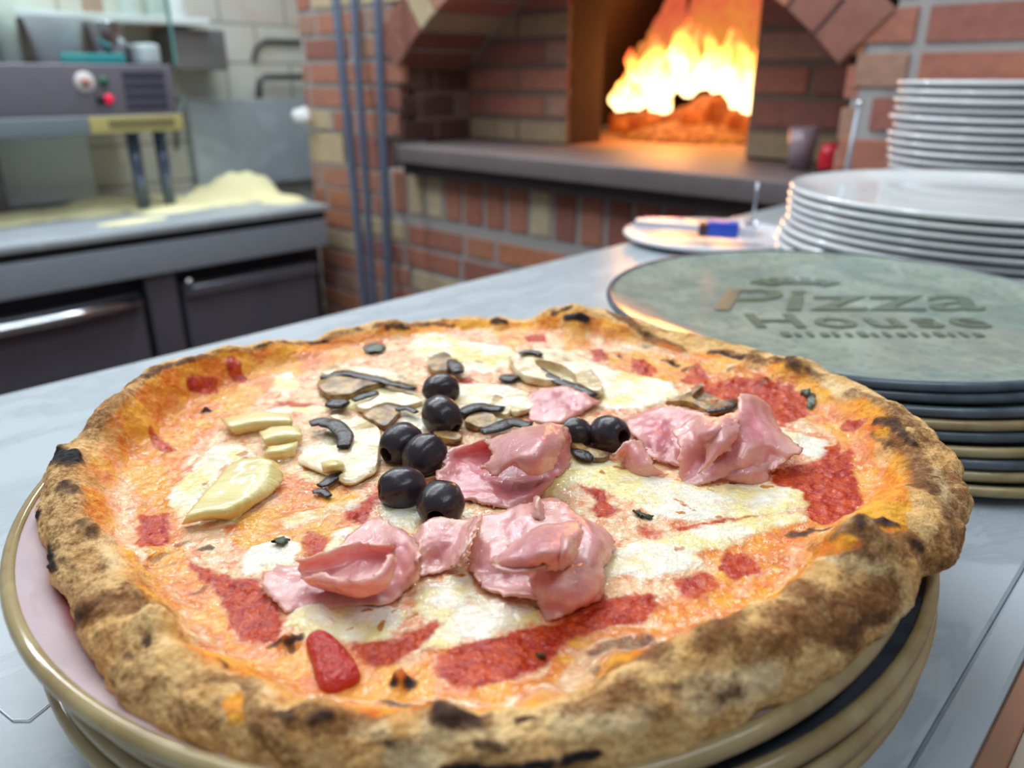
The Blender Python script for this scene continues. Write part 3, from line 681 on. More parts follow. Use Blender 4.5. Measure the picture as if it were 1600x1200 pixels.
POLYS={'sauce':[(1,[(-0.1124,0.2225),(-0.1016,0.2153),(-0.0925,0.2106),(-0.083,0.2104),(-0.0771,0.2013),(-0.0672,0.1873),(-0.0685,0.1797),(-0.0792,0.1788),(-0.0852,0.189),(-0.0931,0.2015),(-0.1028,0.21)]),(1,[(-0.1411,0.2508),(-0.1296,0.2506),(-0.1204,0.2312),(-0.1262,0.2269),(-0.1334,0.2314)]),(1,[(-0.0445,0.1786),(-0.0335,0.1798),(-0.0303,0.1839),(-0.0188,0.1925),(-0.0207,0.1824),(-0.0265,0.1756),(-0.0313,0.1713),(-0.0379,0.1691),(-0.0433,0.1722)]),(1,[(-0.0212,0.1735),(-0.0074,0.1794),(0.0115,0.1861),(0.0278,0.1964),(0.0425,0.201),(0.0464,0.1946),(0.0401,0.1866),(0.0246,0.1839),(0.0147,0.1764),(0.0107,0.17),(0.0,0.1635),(-0.0154,0.1602),(-0.0204,0.1645)]),(1,[(0.0584,0.2377),(0.0745,0.2417),(0.0892,0.2436),(0.0927,0.2398),(0.0816,0.2311),(0.0691,0.2279),(0.0602,0.2323)]),(1,[(0.1043,0.2773),(0.122,0.2817),(0.1324,0.2836),(0.1423,0.2903),(0.1356,0.2693),(0.131,0.2516),(0.1229,0.2381),(0.1115,0.2347),(0.1053,0.2397),(0.111,0.2511),(0.1074,0.2597),(0.103,0.2684)]),(1,[(0.1312,0.2926),(0.14,0.2953),(0.1363,0.2845),(0.1275,0.2818)]),(1,[(0.0911,0.3618),(0.1167,0.373),(0.1368,0.3545),(0.1428,0.3375),(0.1348,0.3225),(0.1223,0.3134),(0.1166,0.3331),(0.108,0.3403),(0.0917,0.3398)]),(1,[(0.0446,0.4214),(0.0538,0.4211),(0.0545,0.4042),(0.0455,0.4007)]),(1,[(0.0664,0.4055),(0.0748,0.4019),(0.0798,0.3858),(0.0724,0.3761),(0.0656,0.3871)]),(1,[(0.0864,0.3705),(0.1016,0.3945),(0.1036,0.378),(0.0989,0.3631)]),(0.9,[(0.0078,0.4451),(0.0203,0.4457),(0.0209,0.4337),(0.0099,0.4319)]),(1,[(0.0266,0.2698),(0.0328,0.2655),(0.0367,0.2644),(0.0377,0.2556),(0.041,0.2509),(0.0369,0.2455),(0.0321,0.2448),(0.0297,0.2493),(0.0319,0.2567)]),(1,[(-0.0528,0.2673),(-0.0507,0.2555),(-0.0547,0.2412),(-0.062,0.2448),(-0.0632,0.253),(-0.0575,0.2595)]),(0.8,[(-0.0741,0.2381),(-0.0652,0.2346),(-0.0641,0.2228),(-0.0696,0.2202),(-0.075,0.2308)]),(1,[(0.0736,0.223),(0.0816,0.2176),(0.0806,0.2098),(0.0712,0.2065),(0.0675,0.2122)]),(0.75,[(0.0518,0.2075),(0.0633,0.2124),(0.0674,0.2037),(0.0614,0.1958),(0.0519,0.1976)]),(0.9,[(-0.0889,0.4298),(-0.0769,0.4382),(-0.0735,0.4282),(-0.0853,0.4203)]),(0.8,[(0.0125,0.2081),(0.0282,0.2096),(0.0316,0.1948),(0.0151,0.1832),(0.0097,0.1906)]),(0.75,[(-0.1651,0.3127),(-0.1631,0.3196),(-0.1491,0.3059),(-0.1509,0.3013),(-0.1608,0.3103)]),(0.7,[(-0.119,0.3554),(-0.0955,0.3511),(-0.0969,0.3438),(-0.1183,0.3472)]),(0.6,[(0.0468,0.2423),(0.055,0.2357),(0.0513,0.2277),(0.0421,0.2339)]),(0.7,[(-0.0335,0.373),(-0.0224,0.3854),(-0.0182,0.3685),(-0.0259,0.3583)])],'cheese':[(1,[(-0.1328,0.3055),(-0.1214,0.3082),(-0.1138,0.2993),(-0.1217,0.2883),(-0.1211,0.2719),(-0.1206,0.2537),(-0.1242,0.2487),(-0.1326,0.2572),(-0.1362,0.2696),(-0.1343,0.2857)]),(1,[(-0.0736,0.3627),(-0.0669,0.3722),(-0.0489,0.3613),(-0.0404,0.3482),(-0.0445,0.3368),(-0.0551,0.3357),(-0.0639,0.3429),(-0.0749,0.3432),(-0.0992,0.3403),(-0.1201,0.3373),(-0.1194,0.3458),(-0.0881,0.3464)]),(1,[(-0.0534,0.3342),(-0.0422,0.3353),(-0.0379,0.3219),(-0.0419,0.3125),(-0.0559,0.3134)]),(1,[(0.025,0.2985),(0.0433,0.2891),(0.0575,0.2775),(0.0732,0.2662),(0.0967,0.2692),(0.1109,0.2592),(0.1099,0.248),(0.0973,0.2433),(0.0772,0.2424),(0.0608,0.2419),(0.05,0.2475),(0.041,0.2609),(0.033,0.2676),(0.0257,0.2713),(0.0154,0.2599),(0.0114,0.2665),(0.0182,0.2851)]),(1,[(0.0318,0.2226),(0.048,0.2297),(0.0627,0.225),(0.0623,0.2153),(0.0528,0.2095),(0.0426,0.2083),(0.0307,0.2075),(0.0275,0.2131)]),(1,[(-0.0693,0.1948),(-0.056,0.1977),(-0.0396,0.195),(-0.0313,0.1918),(-0.033,0.1825),(-0.0372,0.1793),(-0.0468,0.1789),(-0.0593,0.1801),(-0.0655,0.1864)]),(0.8,[(-0.0305,0.2021),(-0.021,0.2104),(-0.0136,0.2103),(-0.0111,0.2002),(0.0,0.1953),(0.0098,0.1921),(0.0095,0.1853),(0.0,0.1826),(-0.0147,0.1768),(-0.0273,0.1743),(-0.0211,0.1866),(-0.0312,0.1912)]),(1,[(-0.0516,0.2565),(-0.0357,0.2571),(-0.0331,0.2451),(-0.0359,0.2383),(-0.0446,0.2427)]),(1,[(-0.0647,0.2355),(-0.0564,0.2404),(-0.0602,0.225),(-0.0642,0.2213)]),(0.9,[(-0.0925,0.2169),(-0.0907,0.2283),(-0.0822,0.2341),(-0.0743,0.23),(-0.0724,0.2184),(-0.0762,0.2124),(-0.0875,0.2115)]),(0.8,[(-0.0612,0.4352),(-0.0472,0.4502),(-0.0307,0.4375),(-0.0019,0.4249),(0.0054,0.4076),(-0.0103,0.3851),(-0.0349,0.392),(-0.0433,0.4072),(-0.0548,0.4134)]),(0.8,[(-0.1293,0.3859),(-0.1203,0.3909),(-0.1094,0.3751),(-0.1132,0.3576),(-0.1229,0.3633)]),(0.9,[(0.0363,0.4106),(0.0555,0.3894),(0.0679,0.3799),(0.083,0.3701),(0.0835,0.3526),(0.0616,0.3382),(0.0418,0.3403),(0.0466,0.3708)]),(1,[(0.1162,0.312),(0.127,0.3063),(0.1354,0.2974),(0.1279,0.2828),(0.1223,0.2862),(0.1196,0.2965)]),(1,[(-0.0945,0.3047),(-0.0778,0.3091),(-0.0764,0.3019),(-0.0905,0.2954)]),(0.8,[(-0.0368,0.3731),(-0.0033,0.3721),(0.0097,0.3597),(0.0,0.3275),(-0.0296,0.3217),(-0.0342,0.3422)]),(0.7,[(-0.0902,0.2819),(-0.0802,0.2845),(-0.073,0.2761),(-0.0833,0.2753)]),(0.8,[(0.0718,0.2393),(0.106,0.2449),(0.1071,0.2382),(0.088,0.2318),(0.0723,0.223),(0.0564,0.2199),(0.0446,0.2278),(0.0542,0.2316)]),(0.55,[(-0.0687,0.2559),(-0.0602,0.263),(-0.0539,0.2556),(-0.0667,0.2467),(-0.0834,0.2383),(-0.0882,0.2471)])],'oil':[(0.9,[(-0.1712,0.3086),(-0.1708,0.3327),(-0.1626,0.3655),(-0.1501,0.3852),(-0.1356,0.4046),(-0.1177,0.4173),(-0.0982,0.4299),(-0.0805,0.4372),(-0.0779,0.4201),(-0.106,0.3968),(-0.1247,0.3755),(-0.1285,0.3446),(-0.1419,0.3057),(-0.1347,0.267),(-0.1136,0.2267),(-0.0935,0.2015),(-0.0771,0.179),(-0.0879,0.1805),(-0.1092,0.205),(-0.1365,0.2351),(-0.1478,0.2623),(-0.1679,0.2916)]),(1,[(-0.1121,0.2229),(-0.0935,0.2015),(-0.0799,0.1791),(-0.0616,0.1802),(-0.0442,0.1772),(-0.0324,0.1718),(-0.0171,0.1607),(0.0087,0.1639),(0.0185,0.179),(0.0103,0.1615),(-0.0034,0.156),(-0.0335,0.1557),(-0.0544,0.1588),(-0.075,0.1699),(-0.0938,0.1862),(-0.1141,0.212)]),(1,[(0.0375,0.1815),(0.0677,0.1895),(0.0789,0.2082),(0.0733,0.2269),(0.0899,0.2379),(0.1064,0.2396),(0.1274,0.2462),(0.1446,0.2713),(0.1448,0.2954),(0.153,0.3077),(0.1447,0.3247),(0.1379,0.2912),(0.1458,0.2591),(0.1423,0.2434),(0.1187,0.2304),(0.0946,0.2214),(0.0889,0.2041),(0.0624,0.1839),(0.0368,0.1774)]),(1,[(0.054,0.413),(0.0735,0.4167),(0.0927,0.4025),(0.1031,0.4014),(0.1249,0.3792),(0.1375,0.3581),(0.147,0.3321),(0.1508,0.3118),(0.1448,0.2954),(0.1359,0.3157),(0.1281,0.3568),(0.0859,0.3681),(0.0643,0.3784),(0.0529,0.3968)]),(0.9,[(-0.0118,0.4503),(0.0,0.4521),(0.0198,0.4556),(0.0173,0.4381),(-0.0037,0.4229)]),(0.8,[(-0.1117,0.2824),(-0.0929,0.282),(-0.0606,0.2655),(-0.0531,0.2509),(-0.0657,0.222),(-0.0877,0.2224),(-0.1015,0.2304),(-0.1027,0.2474),(-0.0898,0.2611)]),(0.7,[(0.0271,0.4436),(0.0461,0.4402),(0.0501,0.4212),(0.0294,0.4168)]),(0.9,[(-0.0285,0.1692),(-0.0186,0.1796),(-0.0147,0.1768),(-0.0196,0.1691),(-0.0172,0.1618),(-0.0276,0.162)])]}
STROKES={'sauces':[(0.0049,1,[(-0.1606,0.3614,0.0605),(-0.1558,0.3673,0.057)]),(0.0041,1,[(-0.1493,0.384,0.0632),(-0.1453,0.3813,0.0562)]),(0.0034,1,[(0.1478,0.3066,0.0618),(0.1507,0.303,0.0641)]),(0.0029,0.7,[(-0.164,0.3156,0.0563),(-0.1521,0.3042,0.052)]),(0.003,0.6,[(0.1259,0.373,0.0612),(0.1294,0.3615,0.0632)])],'oils':[(0.005,1,[(-0.1677,0.314,0.064),(-0.1697,0.3365,0.0671),(-0.1624,0.3643,0.0663),(-0.1453,0.3905,0.0637)]),(0.0036,1,[(-0.1652,0.3025,0.0569),(-0.1485,0.2725,0.0515),(-0.1321,0.2435,0.0517)]),(0.0044,0.9,[(-0.1354,0.4033,0.0621),(-0.1177,0.4173,0.0599),(-0.0979,0.4278,0.0582)]),(0.0039,0.8,[(-0.0912,0.433,0.0596),(-0.0772,0.4413,0.0609),(-0.0626,0.4474,0.0597)]),(0.0035,1,[(-0.1307,0.235,0.0517),(-0.1192,0.2189,0.0521),(-0.1102,0.2102,0.052)]),(0.0036,1,[(-0.1071,0.2101,0.052),(-0.0952,0.1952,0.0522),(-0.086,0.1833,0.0523)]),(0.0028,1,[(-0.0757,0.1721,0.0527),(-0.0648,0.1655,0.053),(-0.0564,0.1602,0.0535)]),(0.0035,1,[(-0.0678,0.1759,0.0527),(-0.0483,0.1622,0.0527),(-0.034,0.1586,0.0529)]),(0.0028,1,[(-0.0356,0.1693,0.0529),(-0.0205,0.1596,0.0531),(-0.0068,0.1582,0.0532)]),(0.0024,1,[(-0.0034,0.1582,0.0533),(0.0068,0.1592,0.0567),(0.0143,0.1712,0.0535)]),(0.0017,1,[(0.0184,0.1777,0.0535),(0.0262,0.1817,0.0536),(0.0377,0.1829,0.0537)]),(0.0024,1,[(0.0638,0.1897,0.0541),(0.076,0.1984,0.0546),(0.0851,0.209,0.0566)]),(0.003,0.9,[(0.0825,0.2137,0.0558),(0.0883,0.2166,0.0588),(0.0968,0.2248,0.0558)]),(0.0026,0.9,[(0.0905,0.188,0.0781),(0.0946,0.1858,0.0817)]),(0.0065,1,[(0.1455,0.3188,0.0618),(0.1467,0.2937,0.0612),(0.1388,0.2681,0.0597),(0.1293,0.2454,0.0587),(0.1166,0.2083,0.0762)]),(0.0045,1,[(0.1427,0.2613,0.0634),(0.1244,0.2164,0.076)]),(0.005,1,[(0.0667,0.2272,0.0542),(0.0747,0.2155,0.0545),(0.0642,0.1989,0.0542),(0.0484,0.19,0.0539)]),(0.0036,0.9,[(0.1376,0.2547,0.0615),(0.1204,0.2166,0.0759)]),(0.0034,1,[(0.1492,0.3144,0.0638),(0.1549,0.303,0.0689)]),(0.0035,0.9,[(0.1403,0.3281,0.0609),(0.1475,0.3168,0.0627)]),(0.0032,0.9,[(0.1265,0.3726,0.0613),(0.1395,0.3538,0.0652),(0.1476,0.334,0.0665)]),(0.0032,0.9,[(0.0584,0.4128,0.0584),(0.0788,0.4043,0.0587),(0.0934,0.3885,0.0589)]),(0.0031,0.9,[(0.0198,0.4556,0.0654),(0.0173,0.4381,0.0587)]),(0.0032,0.8,[(-0.0118,0.4503,0.0588),(0.0,0.4546,0.0595)]),(0.0021,0.8,[(-0.0674,0.1427,0.0671),(-0.0645,0.1381,0.0658)])],'char':[(0.0051,1.2,[(-0.1895,0.286,0.059),(-0.1815,0.2723,0.0655),(-0.1705,0.2655,0.0679)]),(0.0021,1.1,[(-0.1665,0.2354,0.0605),(-0.1702,0.2398,0.0594)]),(0.0019,1.1,[(-0.1534,0.2169,0.061),(-0.145,0.2042,0.0611)]),(0.0039,0.8,[(-0.1636,0.2461,0.0672),(-0.1597,0.2428,0.0661)]),(0.0032,0.75,[(-0.1438,0.222,0.0665),(-0.1359,0.2144,0.0676)]),(0.0018,0.6,[(-0.143,0.2056,0.0638),(-0.1364,0.1993,0.0646)]),(0.0024,0.8,[(-0.1256,0.1797,0.0596),(-0.1218,0.1778,0.064)]),(0.0022,0.6,[(-0.1193,0.1776,0.0649),(-0.1167,0.1801,0.0662)]),(0.0013,0.9,[(-0.0963,0.1616,0.0682),(-0.0955,0.1609,0.068)]),(0.0015,0.6,[(-0.1011,0.1594,0.0656),(-0.0989,0.1573,0.0658)]),(0.0021,0.8,[(-0.0552,0.1389,0.0673),(-0.0518,0.1365,0.0682)]),(0.002,0.9,[(-0.0459,0.1338,0.0697),(-0.0424,0.135,0.0704)]),(0.0015,0.6,[(-0.0486,0.1366,0.0702),(-0.0412,0.1361,0.0701)]),(0.0028,1,[(-0.0145,0.1338,0.0716),(-0.0094,0.1333,0.0697)]),(0.0014,0.8,[(-0.0334,0.1552,0.0534),(-0.023,0.1524,0.0543),(-0.0146,0.135,0.0719)]),(0.0017,0.9,[(0.0017,0.1334,0.0701),(0.0041,0.1345,0.0702)]),(0.0013,0.8,[(-0.0078,0.1286,0.0671),(-0.0014,0.1284,0.0674)]),(0.0013,0.7,[(-0.0284,0.1288,0.0678),(-0.0241,0.1285,0.0675)]),(0.0019,1.1,[(-0.0323,0.1619,0.0544),(-0.0275,0.1617,0.0537)]),(0.0017,1,[(-0.0684,0.1781,0.053),(-0.0645,0.1769,0.0549),(-0.0616,0.1803,0.0529)]),(0.0011,0.8,[(-0.0637,0.1759,0.0535),(-0.063,0.1751,0.0527)]),(0.0019,1,[(0.0989,0.1903,0.0857),(0.1128,0.2066,0.0763),(0.1178,0.2054,0.0757)]),(0.0016,0.9,[(0.0968,0.2298,0.0557),(0.1067,0.2327,0.0564),(0.1115,0.2299,0.0592)]),(0.0018,1,[(0.1232,0.1995,0.0721),(0.1251,0.1989,0.0707)]),(0.0029,0.9,[(0.1548,0.2955,0.0693),(0.1573,0.2885,0.072),(0.1536,0.2729,0.0764)]),(0.002,0.9,[(0.1538,0.2697,0.0751),(0.1555,0.2663,0.0735)]),(0.0021,0.7,[(0.1514,0.2905,0.0657),(0.1486,0.2743,0.0701)]),(0.0028,0.55,[(0.1454,0.2381,0.0729),(0.1428,0.2218,0.0728),(0.1398,0.2089,0.07)]),(0.0039,0.9,[(0.1398,0.3741,0.0697),(0.1418,0.3586,0.0719)]),(0.0019,0.7,[(0.1462,0.3556,0.0713),(0.1486,0.3507,0.0708)]),(0.0024,0.75,[(0.0229,0.1744,0.0536),(0.0304,0.1775,0.0537),(0.0387,0.1787,0.0538)]),(0.0023,0.7,[(0.03,0.1644,0.0617),(0.0402,0.1755,0.0538)]),(0.0018,0.6,[(0.0217,0.1651,0.0556),(0.0215,0.1451,0.0708)]),(0.0017,0.8,[(0.0495,0.1424,0.0684),(0.0538,0.144,0.0679)]),(0.0014,0.6,[(0.0353,0.1413,0.0724),(0.0392,0.1416,0.0717)]),(0.0026,0.65,[(0.0877,0.1637,0.0696),(0.0977,0.1703,0.067),(0.1038,0.1739,0.0662)]),(0.0017,0.6,[(0.0831,0.1601,0.0685),(0.0898,0.1637,0.0665)]),(0.0027,1.2,[(0.033,0.4472,0.0692),(0.0405,0.4453,0.071),(0.0444,0.4446,0.0696)]),(0.002,0.8,[(0.0257,0.4569,0.0691),(0.0351,0.4524,0.0745),(0.0519,0.4701,0.0609),(0.059,0.4547,0.0706)]),(0.0028,1,[(0.1119,0.4061,0.0611),(0.1189,0.402,0.063),(0.1245,0.3908,0.0651)]),(0.0014,1,[(0.0835,0.4009,0.0588),(0.0869,0.395,0.0598),(0.0905,0.3916,0.0589)]),(0.0014,0.9,[(0.0597,0.4088,0.0582),(0.0614,0.4077,0.0582)]),(0.002,0.7,[(0.1143,0.3797,0.0612),(0.1175,0.3793,0.0627)]),(0.0014,0.8,[(0.0918,0.3843,0.0587),(0.0989,0.3903,0.0593)]),(0.0019,0.7,[(0.0794,0.4366,0.0629),(0.0863,0.4382,0.0611)]),(0.0023,1,[(-0.0757,0.4454,0.0645),(-0.0648,0.4503,0.0625)]),(0.002,0.8,[(-0.0538,0.4576,0.0619),(-0.0378,0.4569,0.0604)]),(0.0028,1,[(-0.012,0.4585,0.0633),(-0.004,0.4589,0.0631)]),(0.0014,0.8,[(-0.1424,0.4045,0.0662),(-0.1352,0.41,0.0651)]),(0.0015,0.9,[(-0.1192,0.4245,0.0625),(-0.1081,0.4279,0.0614)]),(0.0016,0.7,[(-0.1756,0.3353,0.0735),(-0.1707,0.352,0.0727),(-0.1635,0.369,0.0708)]),(0.0016,1,[(-0.1825,0.3585,0.0583),(-0.1821,0.36,0.0582)]),(0.0019,1.1,[(-0.1497,0.3412,0.0542),(-0.1472,0.3427,0.0542)]),(0.0012,0.6,[(-0.1469,0.2551,0.0515),(-0.1422,0.2583,0.0516)]),(0.0014,0.7,[(-0.1171,0.2299,0.0519),(-0.1144,0.2315,0.0519)]),(0.0013,0.6,[(-0.1215,0.2195,0.0529),(-0.117,0.2267,0.0519)]),(0.0014,0.8,[(-0.1102,0.4044,0.056),(-0.1094,0.4053,0.0561)]),(0.0016,0.8,[(-0.1094,0.2274,0.052),(-0.1063,0.2282,0.052)]),(0.0012,0.7,[(-0.1017,0.2016,0.0521),(-0.0988,0.2049,0.0521)]),(0.0011,0.6,[(-0.1225,0.2149,0.0536),(-0.1147,0.2184,0.0519)]),(0.0012,0.7,[(-0.0768,0.1609,0.0615),(-0.0743,0.1576,0.063)]),(0.0013,0.5,[(-0.0678,0.1505,0.0658),(-0.0645,0.1457,0.0673)]),(0.0019,0.6,[(0.1252,0.3578,0.0626),(0.1317,0.3636,0.0631)]),(0.0014,0.5,[(0.0843,0.1683,0.0753),(0.0912,0.1694,0.0724)]),(0.0014,1.2,[(0.0187,0.1296,0.0631),(0.0028,0.1267,0.0632),(-0.0142,0.1261,0.0631)])],'toast':[(0.0096,0.6,[(-0.1712,0.2562,0.0662),(-0.155,0.2302,0.0652),(-0.1384,0.2034,0.0653),(-0.1251,0.1872,0.0653)]),(0.0067,0.7,[(-0.1789,0.2896,0.0662),(-0.177,0.3036,0.0702),(-0.174,0.3189,0.0728)]),(0.0055,0.9,[(-0.1248,0.18,0.0618),(-0.1097,0.1773,0.0673),(-0.1007,0.1835,0.0613)]),(0.0051,0.6,[(-0.1108,0.1672,0.0635),(-0.1019,0.1601,0.0654),(-0.0947,0.1598,0.0678)]),(0.0043,0.7,[(-0.1112,0.1844,0.0674),(-0.1131,0.2096,0.0524)]),(0.0049,0.6,[(-0.1021,0.1553,0.0613),(-0.0891,0.1494,0.0647)]),(0.0031,0.8,[(-0.0749,0.1508,0.0675),(-0.0669,0.1522,0.0642),(-0.0621,0.1406,0.0673),(-0.0591,0.135,0.065)]),(0.0042,0.8,[(-0.0568,0.1378,0.067),(-0.0408,0.1339,0.069),(-0.0302,0.139,0.0649)]),(0.0033,0.8,[(-0.0325,0.1502,0.0557),(-0.0145,0.1334,0.0715),(-0.0059,0.1349,0.0691)]),(0.0038,0.8,[(-0.0556,0.1325,0.0638),(-0.0522,0.1304,0.0622)]),(0.0031,0.6,[(-0.0346,0.1305,0.066),(-0.0227,0.1286,0.0671)]),(0.0056,0.85,[(0.0101,0.1576,0.0571),(0.024,0.1633,0.0583),(0.0345,0.1502,0.074)]),(0.0044,0.8,[(0.0147,0.1369,0.0709),(0.0268,0.1394,0.0723)]),(0.0063,0.9,[(0.0487,0.1529,0.0795),(0.0803,0.1961,0.0563),(0.0784,0.169,0.0769)]),(0.0068,0.9,[(0.07,0.1584,0.075),(0.0885,0.1669,0.0723),(0.1058,0.1779,0.0701)]),(0.0078,0.9,[(0.0911,0.21,0.0608),(0.0966,0.1868,0.0832),(0.1208,0.199,0.0729)]),(0.0044,0.9,[(0.0813,0.1608,0.071),(0.0924,0.1652,0.0652)]),(0.0048,0.8,[(0.0568,0.1518,0.0746),(0.0712,0.1562,0.0729)]),(0.004,0.7,[(0.0391,0.1407,0.071),(0.0538,0.144,0.0679)]),(0.0074,0.9,[(0.155,0.2913,0.0698),(0.1527,0.2653,0.0724),(0.1441,0.2338,0.0733)]),(0.0065,0.8,[(0.1621,0.2496,0.0697),(0.1499,0.2227,0.0698),(0.1353,0.2025,0.0683)]),(0.0047,0.8,[(0.1225,0.1978,0.0714),(0.1325,0.1997,0.0655)]),(0.0045,0.8,[(0.1409,0.279,0.0597),(0.1422,0.2627,0.0626),(0.1391,0.2486,0.0649)]),(0.0054,0.8,[(0.155,0.3247,0.072),(0.1621,0.2966,0.0733),(0.1625,0.2701,0.0727)]),(0.0045,0.8,[(0.1393,0.3746,0.0695),(0.1492,0.348,0.0708)]),(0.0049,0.9,[(0.1158,0.41,0.0613),(0.1345,0.3795,0.0677)]),(0.0055,0.9,[(0.0229,0.4754,0.06),(0.0504,0.4704,0.0608),(0.0626,0.452,0.0698),(0.0804,0.438,0.0628),(0.0957,0.4177,0.0597)]),(0.004,0.9,[(-0.0815,0.4461,0.0659),(-0.0596,0.4562,0.0619),(-0.0399,0.4585,0.0612),(-0.008,0.4582,0.0646)]),(0.0033,0.8,[(-0.1418,0.4027,0.0661),(-0.1127,0.4282,0.0621),(-0.0923,0.4411,0.065)]),(0.0029,0.9,[(-0.1776,0.3299,0.0731),(-0.1707,0.3557,0.0729),(-0.1556,0.383,0.0693),(-0.1435,0.3964,0.0653)]),(0.0046,0.8,[(0.0236,0.4517,0.0645),(0.0346,0.4395,0.0623),(0.0461,0.4402,0.0641)]),(0.0041,0.6,[(0.112,0.3806,0.0601),(0.1277,0.3775,0.063)]),(0.0026,0.7,[(0.1675,0.3019,0.0724),(0.1663,0.2674,0.0713)]),(0.0033,0.8,[(0.0625,0.2089,0.0541),(0.0652,0.2071,0.0542)]),(0.003,0.6,[(0.0295,0.1362,0.0696),(0.0453,0.1402,0.0676)]),(0.0034,0.7,[(-0.082,0.143,0.0628),(-0.0709,0.1385,0.0635)]),(0.0025,0.7,[(-0.0817,0.1475,0.0665),(-0.0788,0.1487,0.0674)])],'pale':[(0.0057,0.9,[(-0.1678,0.2836,0.0603),(-0.1621,0.2737,0.0552)]),(0.0058,0.8,[(-0.1698,0.3076,0.0669),(-0.1684,0.3219,0.0636),(-0.1672,0.3352,0.0611)]),(0.0046,0.7,[(-0.1391,0.2272,0.0594),(-0.1217,0.1983,0.0665)]),(0.0054,0.8,[(-0.0888,0.165,0.0654),(-0.0932,0.1815,0.0561)]),(0.0049,0.8,[(-0.0605,0.1492,0.0639),(-0.0561,0.1542,0.0571)]),(0.0034,0.9,[(-0.0269,0.1269,0.0651),(-0.017,0.127,0.0649)]),(0.0046,0.9,[(0.0421,0.1403,0.0695),(0.0632,0.1491,0.0671)]),(0.0044,0.9,[(0.1146,0.183,0.0606),(0.1058,0.1751,0.0608)]),(0.0047,0.7,[(0.0908,0.1841,0.0786),(0.1008,0.1818,0.078)]),(0.0054,0.8,[(0.153,0.2509,0.0717),(0.1484,0.2244,0.0712)]),(0.0052,0.8,[(0.0536,0.4391,0.0645),(0.0784,0.4241,0.0595),(0.0916,0.3972,0.0594)]),(0.0029,0.6,[(-0.0216,0.1317,0.0685),(-0.0029,0.131,0.0693)]),(0.0047,0.8,[(0.1493,0.3395,0.0692),(0.1566,0.3147,0.0715)]),(0.0036,0.7,[(0.0116,0.1328,0.0693),(0.0294,0.1353,0.0686)]),(0.0029,0.7,[(-0.0352,0.1343,0.0668),(-0.0286,0.1307,0.0695)])],'cspot':[(0.0014,0.9,[(-0.1163,0.2993,0.0522),(-0.1186,0.2971,0.0521)]),(0.0013,1,[(0.0825,0.2681,0.0548),(0.0872,0.2666,0.0551)]),(0.0015,1,[(0.0987,0.2633,0.0558),(0.101,0.2626,0.0559)]),(0.001,0.9,[(0.0363,0.2791,0.0537),(0.0371,0.2775,0.0537)]),(0.0012,0.8,[(0.0625,0.2565,0.0541),(0.0645,0.254,0.0542)]),(0.0009,0.8,[(0.0623,0.2467,0.0541),(0.0644,0.2458,0.0542)]),(0.0009,0.8,[(0.0752,0.2434,0.0545),(0.0772,0.2424,0.0546)]),(0.001,0.7,[(-0.1232,0.2719,0.0518),(-0.1232,0.2745,0.0518)]),(0.0013,0.7,[(-0.1214,0.2642,0.0518),(-0.1213,0.2667,0.0518)]),(0.0011,0.9,[(-0.039,0.1837,0.0528),(-0.0378,0.186,0.0528)]),(0.0008,0.8,[(-0.0492,0.1836,0.0527),(-0.0477,0.1839,0.0527)]),(0.0008,0.8,[(-0.0361,0.1913,0.0529),(-0.0352,0.1919,0.0529)]),(0.0011,0.7,[(0.0559,0.2229,0.054),(0.0584,0.2244,0.054)]),(0.001,0.8,[(-0.0178,0.2093,0.0531),(-0.0163,0.2086,0.0531)]),(0.001,0.8,[(-0.0449,0.1914,0.0528),(-0.0438,0.192,0.0528)]),(0.0013,0.7,[(0.0426,0.2834,0.0538),(0.0463,0.2817,0.0539)]),(0.0012,0.6,[(0.0773,0.2619,0.0546),(0.0763,0.263,0.0546)]),(0.001,0.7,[(0.0631,0.2531,0.0541),(0.068,0.2483,0.0543)]),(0.0014,0.7,[(-0.0197,0.4027,0.057),(-0.0171,0.4016,0.057)]),(0.0015,0.7,[(0.0895,0.1853,0.0777),(0.0914,0.1859,0.0795)]),(0.0008,0.7,[(-0.031,0.1897,0.0529),(-0.0292,0.1912,0.0529)]),(0.0018,0.6,[(-0.0018,0.4079,0.0574),(0.0,0.4021,0.0573)]),(0.0015,0.6,[(-0.0848,0.2711,0.0523),(-0.081,0.2659,0.0523)])]}
